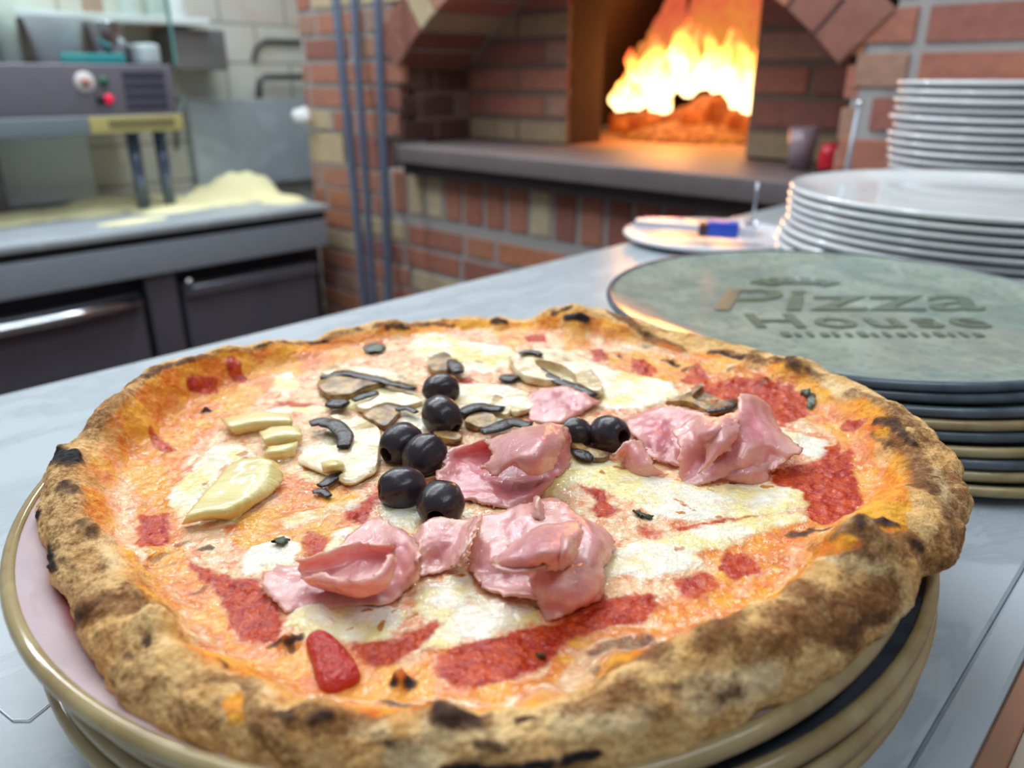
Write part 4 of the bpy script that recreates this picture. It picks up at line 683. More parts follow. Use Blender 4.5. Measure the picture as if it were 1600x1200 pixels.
HAM=[{'l': 'folded pink ham slice nearest the front left,with a curled flap','a': [[(-0.0777,0.2149,0.0544),(-0.0647,0.2184,0.0545),(-0.057,0.2291,0.0556),(-0.0495,0.2388,0.0579),(-0.04,0.229,0.0593),(-0.0316,0.2182,0.0607)],[(-0.0805,0.2055,0.0553),(-0.0669,0.2101,0.0545),(-0.0554,0.2153,0.0546),(-0.0456,0.2211,0.0557),(-0.0354,0.2145,0.0607),(-0.0286,0.2032,0.066)],[(-0.0761,0.1986,0.0544),(-0.0624,0.2,0.0545),(-0.0513,0.1998,0.0547),(-0.0407,0.2029,0.0548),(-0.0325,0.2034,0.0581),(-0.0289,0.2011,0.0633)],[(-0.0688,0.1914,0.0535),(-0.0589,0.1934,0.0536),(-0.0493,0.1942,0.0537),(-0.0395,0.1946,0.0538),(-0.0344,0.2009,0.0539),(-0.031,0.2071,0.0549)]],'b': [[(-0.0678,0.203,0.0642),(-0.0604,0.2044,0.0656),(-0.0524,0.21,0.0657),(-0.0461,0.2093,0.067),(-0.0403,0.2058,0.0684),(-0.0363,0.2025,0.0711)],[(-0.0669,0.2027,0.0603),(-0.0592,0.2054,0.0591),(-0.0515,0.2081,0.0592),(-0.0445,0.2096,0.0606),(-0.0399,0.2079,0.0632),(-0.0365,0.2042,0.0672)],[(-0.0646,0.1995,0.059),(-0.0563,0.1966,0.0578),(-0.0488,0.1936,0.0579),(-0.0419,0.1934,0.0593),(-0.0377,0.1955,0.0619),(-0.0361,0.2009,0.0659)],[(-0.063,0.1961,0.0629),(-0.0544,0.1907,0.0643),(-0.0469,0.1869,0.0657),(-0.041,0.1887,0.0658),(-0.0376,0.1925,0.0671),(-0.0362,0.1976,0.0698)],[(-0.0583,0.1953,0.0656),(-0.0517,0.1905,0.067),(-0.0464,0.1874,0.0683),(-0.0414,0.1885,0.0684),(-0.0391,0.1929,0.0684),(-0.0378,0.1976,0.0697)]]},{'l': 'smooth pink ham slice just below the lowest olive','a': [[(-0.0339,0.2261,0.0581),(-0.0269,0.232,0.0608),(-0.0189,0.2298,0.0622),(-0.0117,0.2326,0.0623)],[(-0.0316,0.2176,0.0581),(-0.0242,0.2212,0.0595),(-0.0186,0.2211,0.0596),(-0.0131,0.2168,0.0648)],[(-0.0308,0.2131,0.0549),(-0.0248,0.2166,0.055),(-0.0197,0.2126,0.0583),(-0.0154,0.2055,0.0648)],[(-0.0308,0.2085,0.0539),(-0.0247,0.2101,0.054),(-0.021,0.2111,0.055),(-0.0169,0.2049,0.0609)]],'b': [[(-0.0129,0.2305,0.0635),(-0.0105,0.2275,0.0649)],[(-0.0149,0.2189,0.0635),(-0.0121,0.2144,0.0662)],[(-0.0166,0.2108,0.0622),(-0.0148,0.2055,0.0648)],[(-0.018,0.2086,0.0583),(-0.0164,0.2042,0.0609)]]},{'l': 'large ruffled pink ham slice at the front centre,above the red sauce','a': [[(-0.011,0.2368,0.0597),(-0.0023,0.2393,0.0611),(0.0069,0.2422,0.0625),(0.0174,0.2425,0.0626),(0.0257,0.2314,0.0614),(0.0332,0.2306,0.0567)],[(-0.0131,0.2229,0.0583),(-0.0044,0.2267,0.0597),(0.0066,0.2264,0.0625),(0.0185,0.2241,0.0639),(0.0274,0.2162,0.064),(0.0347,0.2242,0.0567)],[(-0.0143,0.216,0.0561),(-0.0063,0.2127,0.0584),(0.0052,0.2112,0.0612),(0.0164,0.2074,0.0626),(0.0251,0.2036,0.064),(0.0325,0.2152,0.0567)],[(-0.0124,0.2068,0.0561),(-0.0051,0.2057,0.0552),(0.0041,0.2055,0.0553),(0.0141,0.201,0.0587),(0.0235,0.199,0.0601),(0.0298,0.2078,0.0557)],[(-0.0097,0.2008,0.0552),(-0.002,0.1961,0.0563),(0.0058,0.1922,0.0586),(0.0135,0.1914,0.0587),(0.0218,0.1964,0.0566),(0.0284,0.2022,0.0546)]],'b': [[(-0.0068,0.2012,0.0649),(-0.001,0.2034,0.0689),(0.0061,0.211,0.0703),(0.0144,0.2118,0.0717),(0.0218,0.2145,0.0705)],[(-0.0048,0.1955,0.0675),(0.0011,0.1925,0.0728),(0.0081,0.1969,0.0755),(0.0155,0.1991,0.0756),(0.0217,0.2061,0.0718)],[(-0.002,0.199,0.0637),(0.0034,0.1898,0.0715),(0.0085,0.1873,0.0781),(0.0141,0.1891,0.0769),(0.0188,0.2013,0.0691)],[(0.0024,0.1997,0.0624),(0.0061,0.1933,0.0677),(0.0093,0.1873,0.0742),(0.0129,0.1914,0.0691),(0.0172,0.2027,0.0639)]],'c': [[(0.0048,0.2032,0.0612),(0.0117,0.1959,0.0651),(0.0198,0.1994,0.0652),(0.0296,0.2116,0.0602)],[(0.0067,0.1951,0.0599),(0.0122,0.1903,0.0625),(0.0203,0.1933,0.0626),(0.0287,0.2024,0.0588)],[(0.0084,0.1917,0.0554),(0.0123,0.1897,0.0564),(0.0202,0.1898,0.0587),(0.028,0.1985,0.0556)],[(0.0102,0.187,0.0534),(0.0138,0.1875,0.0545),(0.0199,0.1922,0.0545),(0.0275,0.1974,0.0536)]],'d': [[(0.0123,0.2032,0.0729),(0.0155,0.1985,0.0769),(0.0189,0.2,0.0743)],[(0.013,0.2008,0.0704),(0.0156,0.1891,0.0795),(0.0197,0.1984,0.0717)],[(0.0121,0.1978,0.0677),(0.0147,0.1862,0.0769),(0.019,0.1984,0.0678)],[(0.0114,0.1984,0.0638),(0.0143,0.1947,0.0665),(0.0174,0.2008,0.0626)]],'e': [[(-0.0063,0.2004,0.0662),(0.0,0.197,0.0676),(0.0058,0.1964,0.069),(0.0109,0.1971,0.0703)],[(-0.0042,0.1923,0.0688),(0.0011,0.1885,0.0702),(0.0063,0.1878,0.0716),(0.0108,0.1906,0.0716)],[(-0.001,0.2006,0.0637),(0.003,0.1989,0.0637),(0.0075,0.1976,0.0651),(0.0109,0.1971,0.0664)]],'f': [[(0.0079,0.2427,0.0638),(0.0092,0.2342,0.069),(0.0108,0.2355,0.0651)],[(0.0069,0.2391,0.0625),(0.0084,0.2308,0.0664),(0.0111,0.23,0.0638)],[(0.0059,0.2343,0.0612),(0.0088,0.2276,0.0638),(0.0114,0.2271,0.0625)]]},{'l': 'folded pink ham slice in the pizza centre,right of the olives','a': [[(-0.0272,0.2863,0.0595),(-0.0162,0.2915,0.0623),(-0.0027,0.292,0.065),(0.0109,0.2961,0.0666),(0.0221,0.301,0.0644),(0.0248,0.298,0.0591)],[(-0.0292,0.2786,0.0581),(-0.0189,0.2895,0.0561),(-0.0055,0.2948,0.0564),(0.0054,0.2903,0.0599),(0.0159,0.2848,0.0626),(0.0243,0.2896,0.0566)],[(-0.0307,0.2708,0.0559),(-0.0193,0.2724,0.0551),(-0.0091,0.2754,0.0552),(0.0,0.279,0.0553),(0.013,0.2768,0.0565),(0.0233,0.282,0.0546)],[(-0.0262,0.2623,0.055),(-0.0149,0.2613,0.0541),(-0.0074,0.2587,0.0542),(0.0,0.2583,0.0553),(0.0083,0.2569,0.0586),(0.0175,0.2726,0.0555)],[(-0.0192,0.258,0.0541),(-0.0117,0.2548,0.0532),(-0.0053,0.2523,0.0532),(0.0012,0.2503,0.0533),(0.0068,0.2536,0.0544),(0.0153,0.2692,0.0545)]],'b': [[(-0.0106,0.2862,0.0649),(-0.0026,0.2852,0.0689),(0.0052,0.2844,0.0716),(0.0131,0.287,0.073),(0.0213,0.2905,0.0705)],[(-0.0083,0.2773,0.0649),(-0.0013,0.2713,0.0702),(0.0069,0.2656,0.0755),(0.0127,0.2656,0.0768),(0.0216,0.2774,0.0692)],[(-0.0096,0.2705,0.0636),(-0.003,0.2635,0.0689),(0.0036,0.2554,0.0741),(0.0099,0.2527,0.0755),(0.0178,0.2652,0.0691)],[(-0.0122,0.2711,0.0609),(-0.0059,0.2617,0.0623),(0.0,0.2607,0.0676),(0.0077,0.2538,0.0664),(0.0162,0.2621,0.0652)]]},{'l': 'flat deep pink ham piece at the back,behind the folded centre slice','a': [[(0.007,0.3509,0.0585),(0.0192,0.3556,0.061),(0.0302,0.3538,0.0611),(0.0436,0.3432,0.0577)],[(0.0068,0.3398,0.0571),(0.017,0.3417,0.0583),(0.0265,0.34,0.0584),(0.0374,0.3376,0.0574)],[(0.0084,0.328,0.0557),(0.0148,0.3238,0.0557),(0.0237,0.3229,0.0567),(0.032,0.3349,0.0563)]]},{'l': 'deep pink ham slice at right,tucked under the big ruffled slice','a': [[(0.0517,0.3249,0.0571),(0.0646,0.3306,0.0608),(0.0761,0.3222,0.0648),(0.0879,0.313,0.065)],[(0.0527,0.3126,0.0567),(0.0615,0.3116,0.06),(0.0714,0.311,0.0603),(0.0805,0.304,0.0617)],[(0.0564,0.3003,0.0573),(0.0607,0.2954,0.0595),(0.067,0.2951,0.0596),(0.0732,0.2924,0.0597)],[(0.0573,0.2896,0.056),(0.0615,0.2859,0.0561),(0.0657,0.2829,0.0562),(0.0698,0.2798,0.0563)]]},{'l': 'big pale ruffled ham slice on the right of the pizza','a': [[(0.0673,0.2924,0.066),(0.0775,0.2975,0.0705),(0.0863,0.2948,0.0708),(0.0971,0.3034,0.0718),(0.1001,0.3109,0.0761),(0.1151,0.3113,0.0695)],[(0.0677,0.281,0.066),(0.0744,0.2829,0.0688),(0.0795,0.2742,0.0755),(0.0911,0.2839,0.0735),(0.1042,0.2984,0.0695),(0.1143,0.3018,0.0652)],[(0.0667,0.2745,0.062),(0.0738,0.2785,0.0623),(0.0825,0.2795,0.0652),(0.0921,0.2764,0.0697),(0.1038,0.281,0.0691),(0.1161,0.2764,0.0663)],[(0.0673,0.2724,0.0562),(0.0735,0.2744,0.0575),(0.0815,0.2715,0.0613),(0.0903,0.2686,0.0657),(0.1017,0.2755,0.0638),(0.1099,0.2735,0.0631)],[(0.0699,0.2669,0.0543),(0.0758,0.2668,0.0555),(0.0834,0.2678,0.0579),(0.0912,0.2686,0.0583),(0.0994,0.2708,0.0588),(0.1038,0.2698,0.0614)]],'b': [[(0.0843,0.2714,0.0579),(0.0934,0.2736,0.0619),(0.1048,0.2746,0.0614)],[(0.0851,0.2689,0.057),(0.0923,0.2665,0.0606),(0.1034,0.2721,0.0581)],[(0.0869,0.2703,0.0551),(0.0937,0.2662,0.0565),(0.1017,0.2665,0.056)]],'c': [[(0.0769,0.2806,0.0676),(0.0819,0.2769,0.0756),(0.0931,0.2893,0.0736)],[(0.0779,0.2731,0.065),(0.0823,0.2695,0.073),(0.0918,0.2789,0.0735)],[(0.0742,0.2681,0.0597),(0.0796,0.2683,0.0664),(0.087,0.2739,0.0681)]]},{'l': 'small curled ham scrap with a browned edge,right of the holed olive','a': [[(0.041,0.2822,0.0616),(0.0487,0.2865,0.0656),(0.0546,0.2924,0.0618)],[(0.0446,0.288,0.0568),(0.0498,0.2817,0.063),(0.0558,0.2795,0.0618)],[(0.0458,0.2837,0.0548),(0.0518,0.2762,0.0591),(0.0577,0.2744,0.0592)],[(0.0483,0.2789,0.0539),(0.0544,0.2747,0.055),(0.0643,0.2773,0.0542)]]}]
ARTICHOKE=[{'l': 'broad cupped pale yellow artichoke petal at the left of the pizza','a': [[(-0.1162,0.2782,0.0569),(-0.1088,0.2807,0.06),(-0.0992,0.2793,0.0601),(-0.0948,0.2794,0.0572)],[(-0.117,0.2644,0.0569),(-0.1089,0.2686,0.058),(-0.0987,0.2684,0.0581),(-0.0922,0.2722,0.0552)],[(-0.1171,0.2486,0.0579),(-0.1095,0.2554,0.057),(-0.0993,0.2576,0.0571),(-0.0931,0.2642,0.0542)],[(-0.1182,0.2396,0.0569),(-0.1106,0.2422,0.058),(-0.1037,0.2441,0.0571),(-0.0995,0.253,0.0531)],[(-0.1205,0.2421,0.0528),(-0.1136,0.2451,0.0529),(-0.1068,0.2458,0.053),(-0.1025,0.2447,0.0521)]]},{'l': 'flat greenish artichoke piece farthest back at the left','a': [[(-0.1362,0.3281,0.056),(-0.1204,0.3304,0.0583),(-0.1049,0.3307,0.0575)],[(-0.1291,0.316,0.0577),(-0.1155,0.3195,0.059),(-0.1008,0.3212,0.0582)],[(-0.1253,0.3162,0.0537),(-0.115,0.3191,0.0549),(-0.1002,0.32,0.0552)]]},{'l': 'square pale artichoke piece beside the mushroom gills','a': [[(-0.114,0.3126,0.0567),(-0.1052,0.3141,0.0589),(-0.0967,0.3172,0.0571)],[(-0.1089,0.3026,0.0574),(-0.1014,0.3053,0.0586),(-0.0929,0.3071,0.0578)],[(-0.1075,0.3031,0.0535),(-0.1,0.304,0.0546),(-0.0938,0.3081,0.0538)]]},{'l': 'thin yellow artichoke strip below the square pale piece','a': [[(-0.1056,0.2993,0.0554),(-0.0986,0.2996,0.0565),(-0.0939,0.3049,0.0557)],[(-0.106,0.2942,0.0552),(-0.0984,0.2939,0.0563),(-0.0934,0.2985,0.0555)],[(-0.1061,0.2941,0.0522),(-0.0987,0.2938,0.0532),(-0.0945,0.2972,0.0524)]]},{'l': 'tiny yellow green artichoke crumb on the large mushroom slice','a': [[(-0.0798,0.2843,0.0563),(-0.0738,0.282,0.0584),(-0.0702,0.2841,0.0565)],[(-0.0772,0.2779,0.0574),(-0.0718,0.2756,0.0594),(-0.0685,0.2788,0.0575)],[(-0.0767,0.2772,0.0554),(-0.0721,0.2758,0.0564),(-0.0696,0.2781,0.0555)]]}]
MUSHROOM=[{'l': 'large mushroom slice with a dark curl of gills,left of the olives','f': [[(-0.0859,0.3309,0.0547),(-0.0786,0.3308,0.0548),(-0.0713,0.3272,0.0548),(-0.0638,0.3218,0.0547),(-0.0589,0.3128,0.0544),(-0.0571,0.2962,0.0538),(-0.0557,0.2821,0.0536),(-0.0582,0.275,0.0536),(-0.065,0.2689,0.0535),(-0.0728,0.2754,0.0534),(-0.082,0.281,0.0533),(-0.091,0.2914,0.0533),(-0.0838,0.2957,0.0535),(-0.0766,0.3006,0.0538),(-0.0717,0.3046,0.054),(-0.0735,0.3169,0.0544),(-0.0789,0.3248,0.0546)]],'g': [(0.0023,[(-0.0919,0.3183,0.0582),(-0.0885,0.3202,0.0583),(-0.0835,0.3188,0.0583),(-0.0778,0.3135,0.0582),(-0.0733,0.3054,0.058),(-0.0725,0.296,0.0576)]),(0.0015,[(-0.0667,0.2795,0.055),(-0.0714,0.2742,0.0549),(-0.0763,0.2665,0.0549)]),(0.001,[(-0.0781,0.2632,0.0539),(-0.0753,0.2642,0.0539),(-0.071,0.2606,0.0539)])]},{'l': 'long mushroom slice with a dark lower edge at the back left','f': [[(-0.1021,0.3862,0.0565),(-0.0945,0.3931,0.0568),(-0.0779,0.3882,0.0568),(-0.0631,0.3816,0.0568),(-0.0496,0.3678,0.0564),(-0.0525,0.3647,0.0563),(-0.0709,0.3767,0.0565),(-0.0896,0.3859,0.0566),(-0.0991,0.3792,0.0563)],[(-0.101,0.3725,0.056),(-0.0902,0.3807,0.0564),(-0.0745,0.3785,0.0565),(-0.0651,0.3699,0.0563),(-0.0748,0.3605,0.0559),(-0.0844,0.3516,0.0555),(-0.095,0.3564,0.0555)]],'g': [(0.0015,[(-0.1003,0.3739,0.0591),(-0.0879,0.3787,0.0594),(-0.0695,0.3697,0.0593),(-0.0489,0.3578,0.0591)]),(0.0029,[(-0.0894,0.3423,0.0581),(-0.0845,0.3414,0.0581),(-0.0801,0.3392,0.0581)]),(0.0016,[(-0.0776,0.3456,0.0583),(-0.0727,0.35,0.0585),(-0.067,0.3537,0.0587)])]},{'l': 'pale mushroom stem strip behind the large mushroom slice','f': [[(-0.0757,0.3411,0.0552),(-0.0697,0.3497,0.0556),(-0.061,0.3555,0.0559),(-0.0494,0.3522,0.0559),(-0.0438,0.3446,0.0557),(-0.0527,0.3405,0.0554),(-0.0624,0.3437,0.0554),(-0.0692,0.3374,0.0551)]],'g': [(0.0012,[(-0.0554,0.335,0.0582),(-0.0504,0.3363,0.0583),(-0.0446,0.3305,0.0582)])]},{'l': 'grey brown mushroom cap half hidden behind the large slice','f': [[(-0.0711,0.3326,0.0549),(-0.0647,0.338,0.0552),(-0.056,0.3421,0.0555),(-0.0536,0.3336,0.0552),(-0.0574,0.3203,0.0547),(-0.062,0.3217,0.0547)]],'g': []},{'l': 'thick cream mushroom slice with dark gills at the back centre','f': [[(-0.0007,0.3996,0.0582),(0.0054,0.409,0.0586),(0.0199,0.4095,0.0588),(0.0371,0.3985,0.0586),(0.044,0.3718,0.0577),(0.0457,0.3542,0.0571),(0.0413,0.3513,0.057),(0.0341,0.3608,0.0572),(0.0321,0.3772,0.0578),(0.0209,0.3916,0.0581),(0.0123,0.3937,0.0581),(0.0162,0.3777,0.0576),(0.0263,0.3658,0.0573),(0.0164,0.366,0.0572),(0.006,0.3721,0.0573),(0.0007,0.385,0.0577)]],'g': [(0.0019,[(0.0143,0.3818,0.0607),(0.0205,0.3705,0.0604),(0.0276,0.3621,0.0602),(0.0337,0.3572,0.0601),(0.0402,0.3478,0.0598)]),(0.0013,[(0.0042,0.3992,0.0632),(0.0114,0.4028,0.0634),(0.0161,0.3969,0.0633)]),(0.0027,[(-0.0057,0.3776,0.0583),(-0.0013,0.375,0.0583),(0.002,0.3723,0.0582)])]},{'l': 'mushroom slice with black gills just right of the back olives','f': [[(-0.0288,0.3443,0.0559),(-0.0159,0.3521,0.0563),(-0.0057,0.3503,0.0564),(0.0,0.3392,0.056),(-0.0024,0.3282,0.0556),(-0.0076,0.3324,0.0557),(-0.0183,0.3341,0.0556),(-0.0254,0.3315,0.0555)]],'g': [(0.0022,[(-0.024,0.3293,0.0584),(-0.0197,0.3341,0.0586),(-0.0137,0.336,0.0588),(-0.0042,0.333,0.0588)])]},{'l': 'pale curled mushroom edge touching the deep pink ham','f': [[(-0.0038,0.3465,0.0562),(0.0016,0.3539,0.0566),(0.0113,0.3461,0.0564),(0.0079,0.3348,0.056),(0.0,0.3315,0.0558)]],'g': []},{'l': 'square brown mushroom piece between the olives and ham','f': [[(-0.0219,0.3234,0.0552),(-0.0141,0.3374,0.0558),(-0.0062,0.3224,0.0554),(-0.014,0.3168,0.0551)]],'g': [(0.0023,[(-0.0137,0.3096,0.0578),(-0.0064,0.3144,0.0581),(0.0,0.3194,0.0583),(0.0093,0.3166,0.0583)])]},{'l': 'curled brown mushroom strip behind the right ham slices','f': [[(0.0743,0.341,0.0573),(0.0851,0.3487,0.058),(0.0947,0.3606,0.059),(0.0958,0.3573,0.059),(0.0876,0.3455,0.0581),(0.0941,0.336,0.0581),(0.1078,0.3396,0.0592),(0.1048,0.333,0.0587),(0.0933,0.3278,0.0578),(0.0849,0.34,0.0577)]],'g': [(0.0012,[(0.09,0.3253,0.0615),(0.0972,0.3257,0.0619),(0.105,0.3308,0.0627)])]},{'l': 'crumpled mushroom bit below the two right hand olives','f': [[(0.0243,0.3048,0.0551),(0.0287,0.3035,0.0551),(0.0315,0.2977,0.0549),(0.0372,0.293,0.0548),(0.0414,0.2918,0.0549),(0.0392,0.2867,0.0548),(0.0328,0.2875,0.0547),(0.0276,0.2966,0.0549)]],'g': [(0.002,[(0.0263,0.2946,0.0568),(0.0302,0.2895,0.0567),(0.0343,0.287,0.0567)])]},{'l': 'round tan mushroom piece behind the olive row at the back','f': [[(-0.0466,0.3972,0.0575),(-0.0427,0.4085,0.058),(-0.0363,0.4103,0.0581),(-0.0323,0.395,0.0576),(-0.035,0.3843,0.0572),(-0.0426,0.3845,0.0571)]],'g': [(0.0022,[(-0.0329,0.3943,0.0616),(-0.0301,0.3851,0.0613),(-0.0282,0.3763,0.061)])]},{'l': 'dark mushroom sliver under the middle pair of olives','f': [[(-0.0352,0.3123,0.0547),(-0.0289,0.3133,0.0548),(-0.0222,0.3083,0.0547),(-0.0248,0.3048,0.0545),(-0.0317,0.3061,0.0545)]],'g': [(0.0012,[(-0.0353,0.3079,0.0555),(-0.0285,0.3089,0.0556),(-0.0232,0.3052,0.0556)])]}]
OLIVE=[((-0.0349,0.3523,0.061),0.0082,(1,0.15,0),'black olive farthest back in the row,above the second olive'),((-0.032,0.3219,0.0604),0.0089,(0.6,-0.5,-0.45),'black second olive from the back,in the white cheese'),((-0.0474,0.2957,0.0593),0.0088,(-0.62,-0.75,-0.2),'black olive at the left of the middle pair,beside the mushroom slice'),((-0.0361,0.2845,0.0592),0.0088,(0.55,0.6,0.45),'black olive at the right of the middle pair,touching the ham'),((-0.0421,0.2581,0.0588),0.0083,(-1,-0.35,0.05),'black olive lying sideways with its hole at the left end'),((-0.0261,0.2456,0.0592),0.0086,(-0.12,-1,-0.08),'black olive nearest the camera,behind the front ham slice'),((0.0285,0.3062,0.0591),0.0068,(0.8,0.1,-0.5),'black smaller olive left of the holed one by the right hand ham'),((0.0425,0.3033,0.0602),0.0083,(0.62,-0.75,0.2),'black olive with its round hole facing front,right of the pair')]
TOMATO=[(-0.058,0.1771,0.0526),(-0.056,0.1804,0.0526),(-0.0522,0.1784,0.0527),(-0.0475,0.1733,0.0527),(-0.0437,0.1677,0.0528),(-0.0428,0.1641,0.0528),(-0.0464,0.1613,0.0527),(-0.0499,0.1606,0.0527),(-0.0527,0.1647,0.0527),(-0.0549,0.1696,0.0526)]
BASIL=[('dark basil leaf sunk in cheese left of the front ham',[(-0.0836,0.2293,0.053),(-0.0817,0.2321,0.0531),(-0.0785,0.2304,0.0531),(-0.079,0.2273,0.0531),(-0.0814,0.2265,0.0531)]),('dark green basil leaf near the back left crust',[(-0.0868,0.4244,0.0579),(-0.0815,0.4305,0.0582),(-0.0743,0.4261,0.0581),(-0.0759,0.417,0.0578),(-0.0824,0.4162,0.0577)]),('small green basil scrap near the right back crust',[(0.1408,0.3456,0.0638),(0.1428,0.3429,0.0649),(0.1424,0.338,0.0636),(0.1399,0.3391,0.0625)]),('dark green basil scrap next to the right crust,in front of another',[(0.1402,0.3363,0.0624),(0.1432,0.336,0.0638),(0.1419,0.3311,0.0626),(0.1383,0.3284,0.0618)]),('thin green basil sliver in the melted cheese right of centre',[(0.0449,0.2485,0.0546),(0.0483,0.2471,0.0546),(0.0523,0.2439,0.0547),(0.0489,0.2435,0.0546),(0.046,0.2458,0.0546)]),('tiny green basil fleck in the front red sauce',[(0.0068,0.1723,0.0541),(0.0083,0.1728,0.0541),(0.0093,0.1713,0.0542),(0.0079,0.1703,0.0541)])]
# ---- pizza geometry (numpy) ----
PC=(-.008,.290)
RT=[(-180,.182),(-174,.180),(-166,.172),(-160,.168),(-149,.163),(-143,.161),(-135,.162),(-128,.164),(-118,.166),(-107,.167),(-95,.166),(-82,.1635),(-71,.161),(-60,.160),(-53,.160),(-45,.1625),(-35,.164),(-31,.170),(-23,.174),(-10,.182),(0,.183),(7,.184),(14,.182),(20,.182),(28,.184),(40,.184),(50,.185),(60,.187),(70,.190),(80,.188),(90,.187),(105,.187),(120,.187),(135,.187),(150,.189),(157,.189),(165,.184),(172,.181)]
WT=[(-180,.032),(-171,.030),(-157,.029),(-142,.031),(-130,.033),(-112,.033),(-95,.033),(-86,.034),(-79,.037),(-73,.039),(-67,.037),(-59,.034),(-49,.036),(-39,.042),(-33,.047),(-24,.047),(-19,.038),(-8,.036),(4,.032),(18,.030),(30,.030),(45,.032),(60,.036),(75,.038),(87,.028),(101,.026),(115,.028),(130,.028),(150,.027),(165,.027)]
ZT=[(-180,.066),(-175,.068),(-160,.066),(-140,.067),(-120,.068),(-100,.067),(-85,.070),(-70,.075),(-60,.077),(-45,.077),(-35,.077),(-25,.075),(-15,.072),(-5,.073),(3,.073)]+[(4.8,.0729),(10.7,.0733),(16,.0712),(26,.0714),(35.7,.0665),(46.7,.0595),(57.9,.061),(66.4,.0707),(74.3,.0737),(79.5,.0687),(84.7,.0607),(91.3,.0636),(100.6,.0616),(108.6,.0623),(115,.0666),(121.7,.0647),(127,.0618),(136,.0651),(146,.0685),(153.7,.0725),(161.3,.0735),(168.6,.0735),(174,.072)]
def ptab(T,ph):
    T=sorted(T);x=np.array([t[0] for t in T],float);y=np.array([t[1] for t in T],float)
    x=np.r_[x-360,x,x+360];y=np.r_[y,y,y]
    xs=np.linspace(-180,180,1441);v=np.interp(xs,x,y)
    k=np.hanning(17);k/=k.sum();v=np.convolve(np.r_[v[-17:-1],v,v[1:17]],k,'same')[16:-16]
    return np.interp((ph+180)%360-180,xs,v)
def fz(x,y):
    return .0532+.012*(x-PC[0])+.6*np.maximum(0,x-PC[0]-.06)**2+.006*np.maximum(0,(y-PC[1]))/.17
def pizza_points(NA, NI, NR, NU, bumps):
    """Polar grid over the pizza: inner disc, rim arc, underside. Returns (rings, NA, 3) points and the rim weight of each."""
    ph = np.linspace(-180, 180, NA, endpoint=False); a = np.radians(ph)
    wob = lambda k, s: perlin(np.c_[np.cos(a)*k, np.sin(a)*k, np.full(NA, s)])
    R = ptab(RT, ph) + .0014*wob(6, 1.) + .0007*wob(17, 2.)
    w = ptab(WT, ph)*(1 + .10*wob(5, 4.))
    crest = ptab(ZT, ph) + .0010*wob(9, 7.)
    zeq = .0592 + .0048*np.cos(a) + .0016*np.cos(a)**2 - .0022*np.exp(-((ph+72)/32.)**2)
    zbot = .0500 + .0043*(1+np.cos(a))
    rin = R - w
    cf = .56 + .20*np.exp(-((ph+95)/28.)**2)
    zbot = np.minimum(zbot, fz(PC[0]+rin*np.cos(a), PC[1]+rin*np.sin(a)) - .0016)
    rings, rim = [], []
    ca, sa = np.cos(a), np.sin(a)
    def add(r, z, k):
        rings.append(np.c_[PC[0]+r*ca, PC[1]+r*sa, z]); rim.append(np.full(NA, k))
    for i in range(NI):
        f = (.004 + .996*(i/(NI))**.75)
        r = rin*f; add(r, fz(PC[0]+r*ca, PC[1]+r*sa), 0.)
    zin = fz(PC[0]+rin*ca, PC[1]+rin*sa)
    for i in range(NR+1):
        u = i/NR
        if u < .5:                                   # inner slope up to the crest
            q = u/.5; p = .5-.5*np.cos(np.pi*q**1.15); r = rin + w*cf*q; z = zin + (crest-zin)*p
        else:                                        # over the crest and down the outside
            t = (u-.5)/.5*np.pi/2; r = rin + w*cf + w*(1-cf)*np.sin(t); z = zeq + (crest-zeq)*np.cos(t)
        add(r, z, u)
    for i in range(1, NU+1):
        t = i/NU*np.pi/2
        r = R - w*.6*(1-np.cos(t)); z = zeq - (zeq-zbot)*np.sin(t); add(r, z, 1.+.3*i/NU)
    for f in (.7, .35, .02):
        add(rin*f, zbot*.4+.6*.049, 1.4)
    P = np.array(rings); K = np.array(rim)
    q = P.reshape(-1, 3); k = K.reshape(-1)
    top = (k <= 1.0)
    for (x, y, r, h) in bumps:
        d = np.hypot(q[:, 0]-x, q[:, 1]-y)/r
        m = (d < 1) & top
        q[m, 2] += h*np.cos(d[m]*np.pi/2)**2*np.where(k[m] > .5, np.cos((k[m]-.5)*np.pi)**.7, 1)
    return P, K

def grid_normals(P):
    du = np.roll(P, -1, 1) - np.roll(P, 1, 1)
    dv = np.gradient(P, axis=0)
    n = np.cross(dv, du); n /= np.linalg.norm(n, axis=2)[..., None] + 1e-12
    if n[5:40, :, 2].mean() < 0: n = -n
    return n

def seg_dist(q, pts):
    best = np.full(len(q), 9.)
    pts = np.array(pts)
    if len(pts) == 1: return np.linalg.norm(q-pts[0], axis=1)
    for A, B in zip(pts, pts[1:]):
        ab = B-A; t = np.clip(((q-A)@ab)/(ab@ab+1e-12), 0, 1)
        best = np.minimum(best, np.linalg.norm(q - A - t[:, None]*ab, axis=1))
    return best

def poly_sd(q, poly):
    """Signed distance in plan, positive inside."""
    pts = np.array(poly); n = len(pts); inside = np.zeros(len(q), bool); best = np.full(len(q), 9.)
    for i in range(n):
        A, B = pts[i], pts[(i+1) % n]; ab = B-A
        t = np.clip(((q-A)@ab)/(ab@ab+1e-12), 0, 1)
        best = np.minimum(best, np.linalg.norm(q-A-t[:, None]*ab, axis=1))
        c = (A[1] > q[:, 1]) != (B[1] > q[:, 1])
        x = A[0] + (q[:, 1]-A[1])/(B[1]-A[1]+1e-15)*(B[0]-A[0])
        inside ^= c & (q[:, 0] < x)
    return np.where(inside, best, -best)

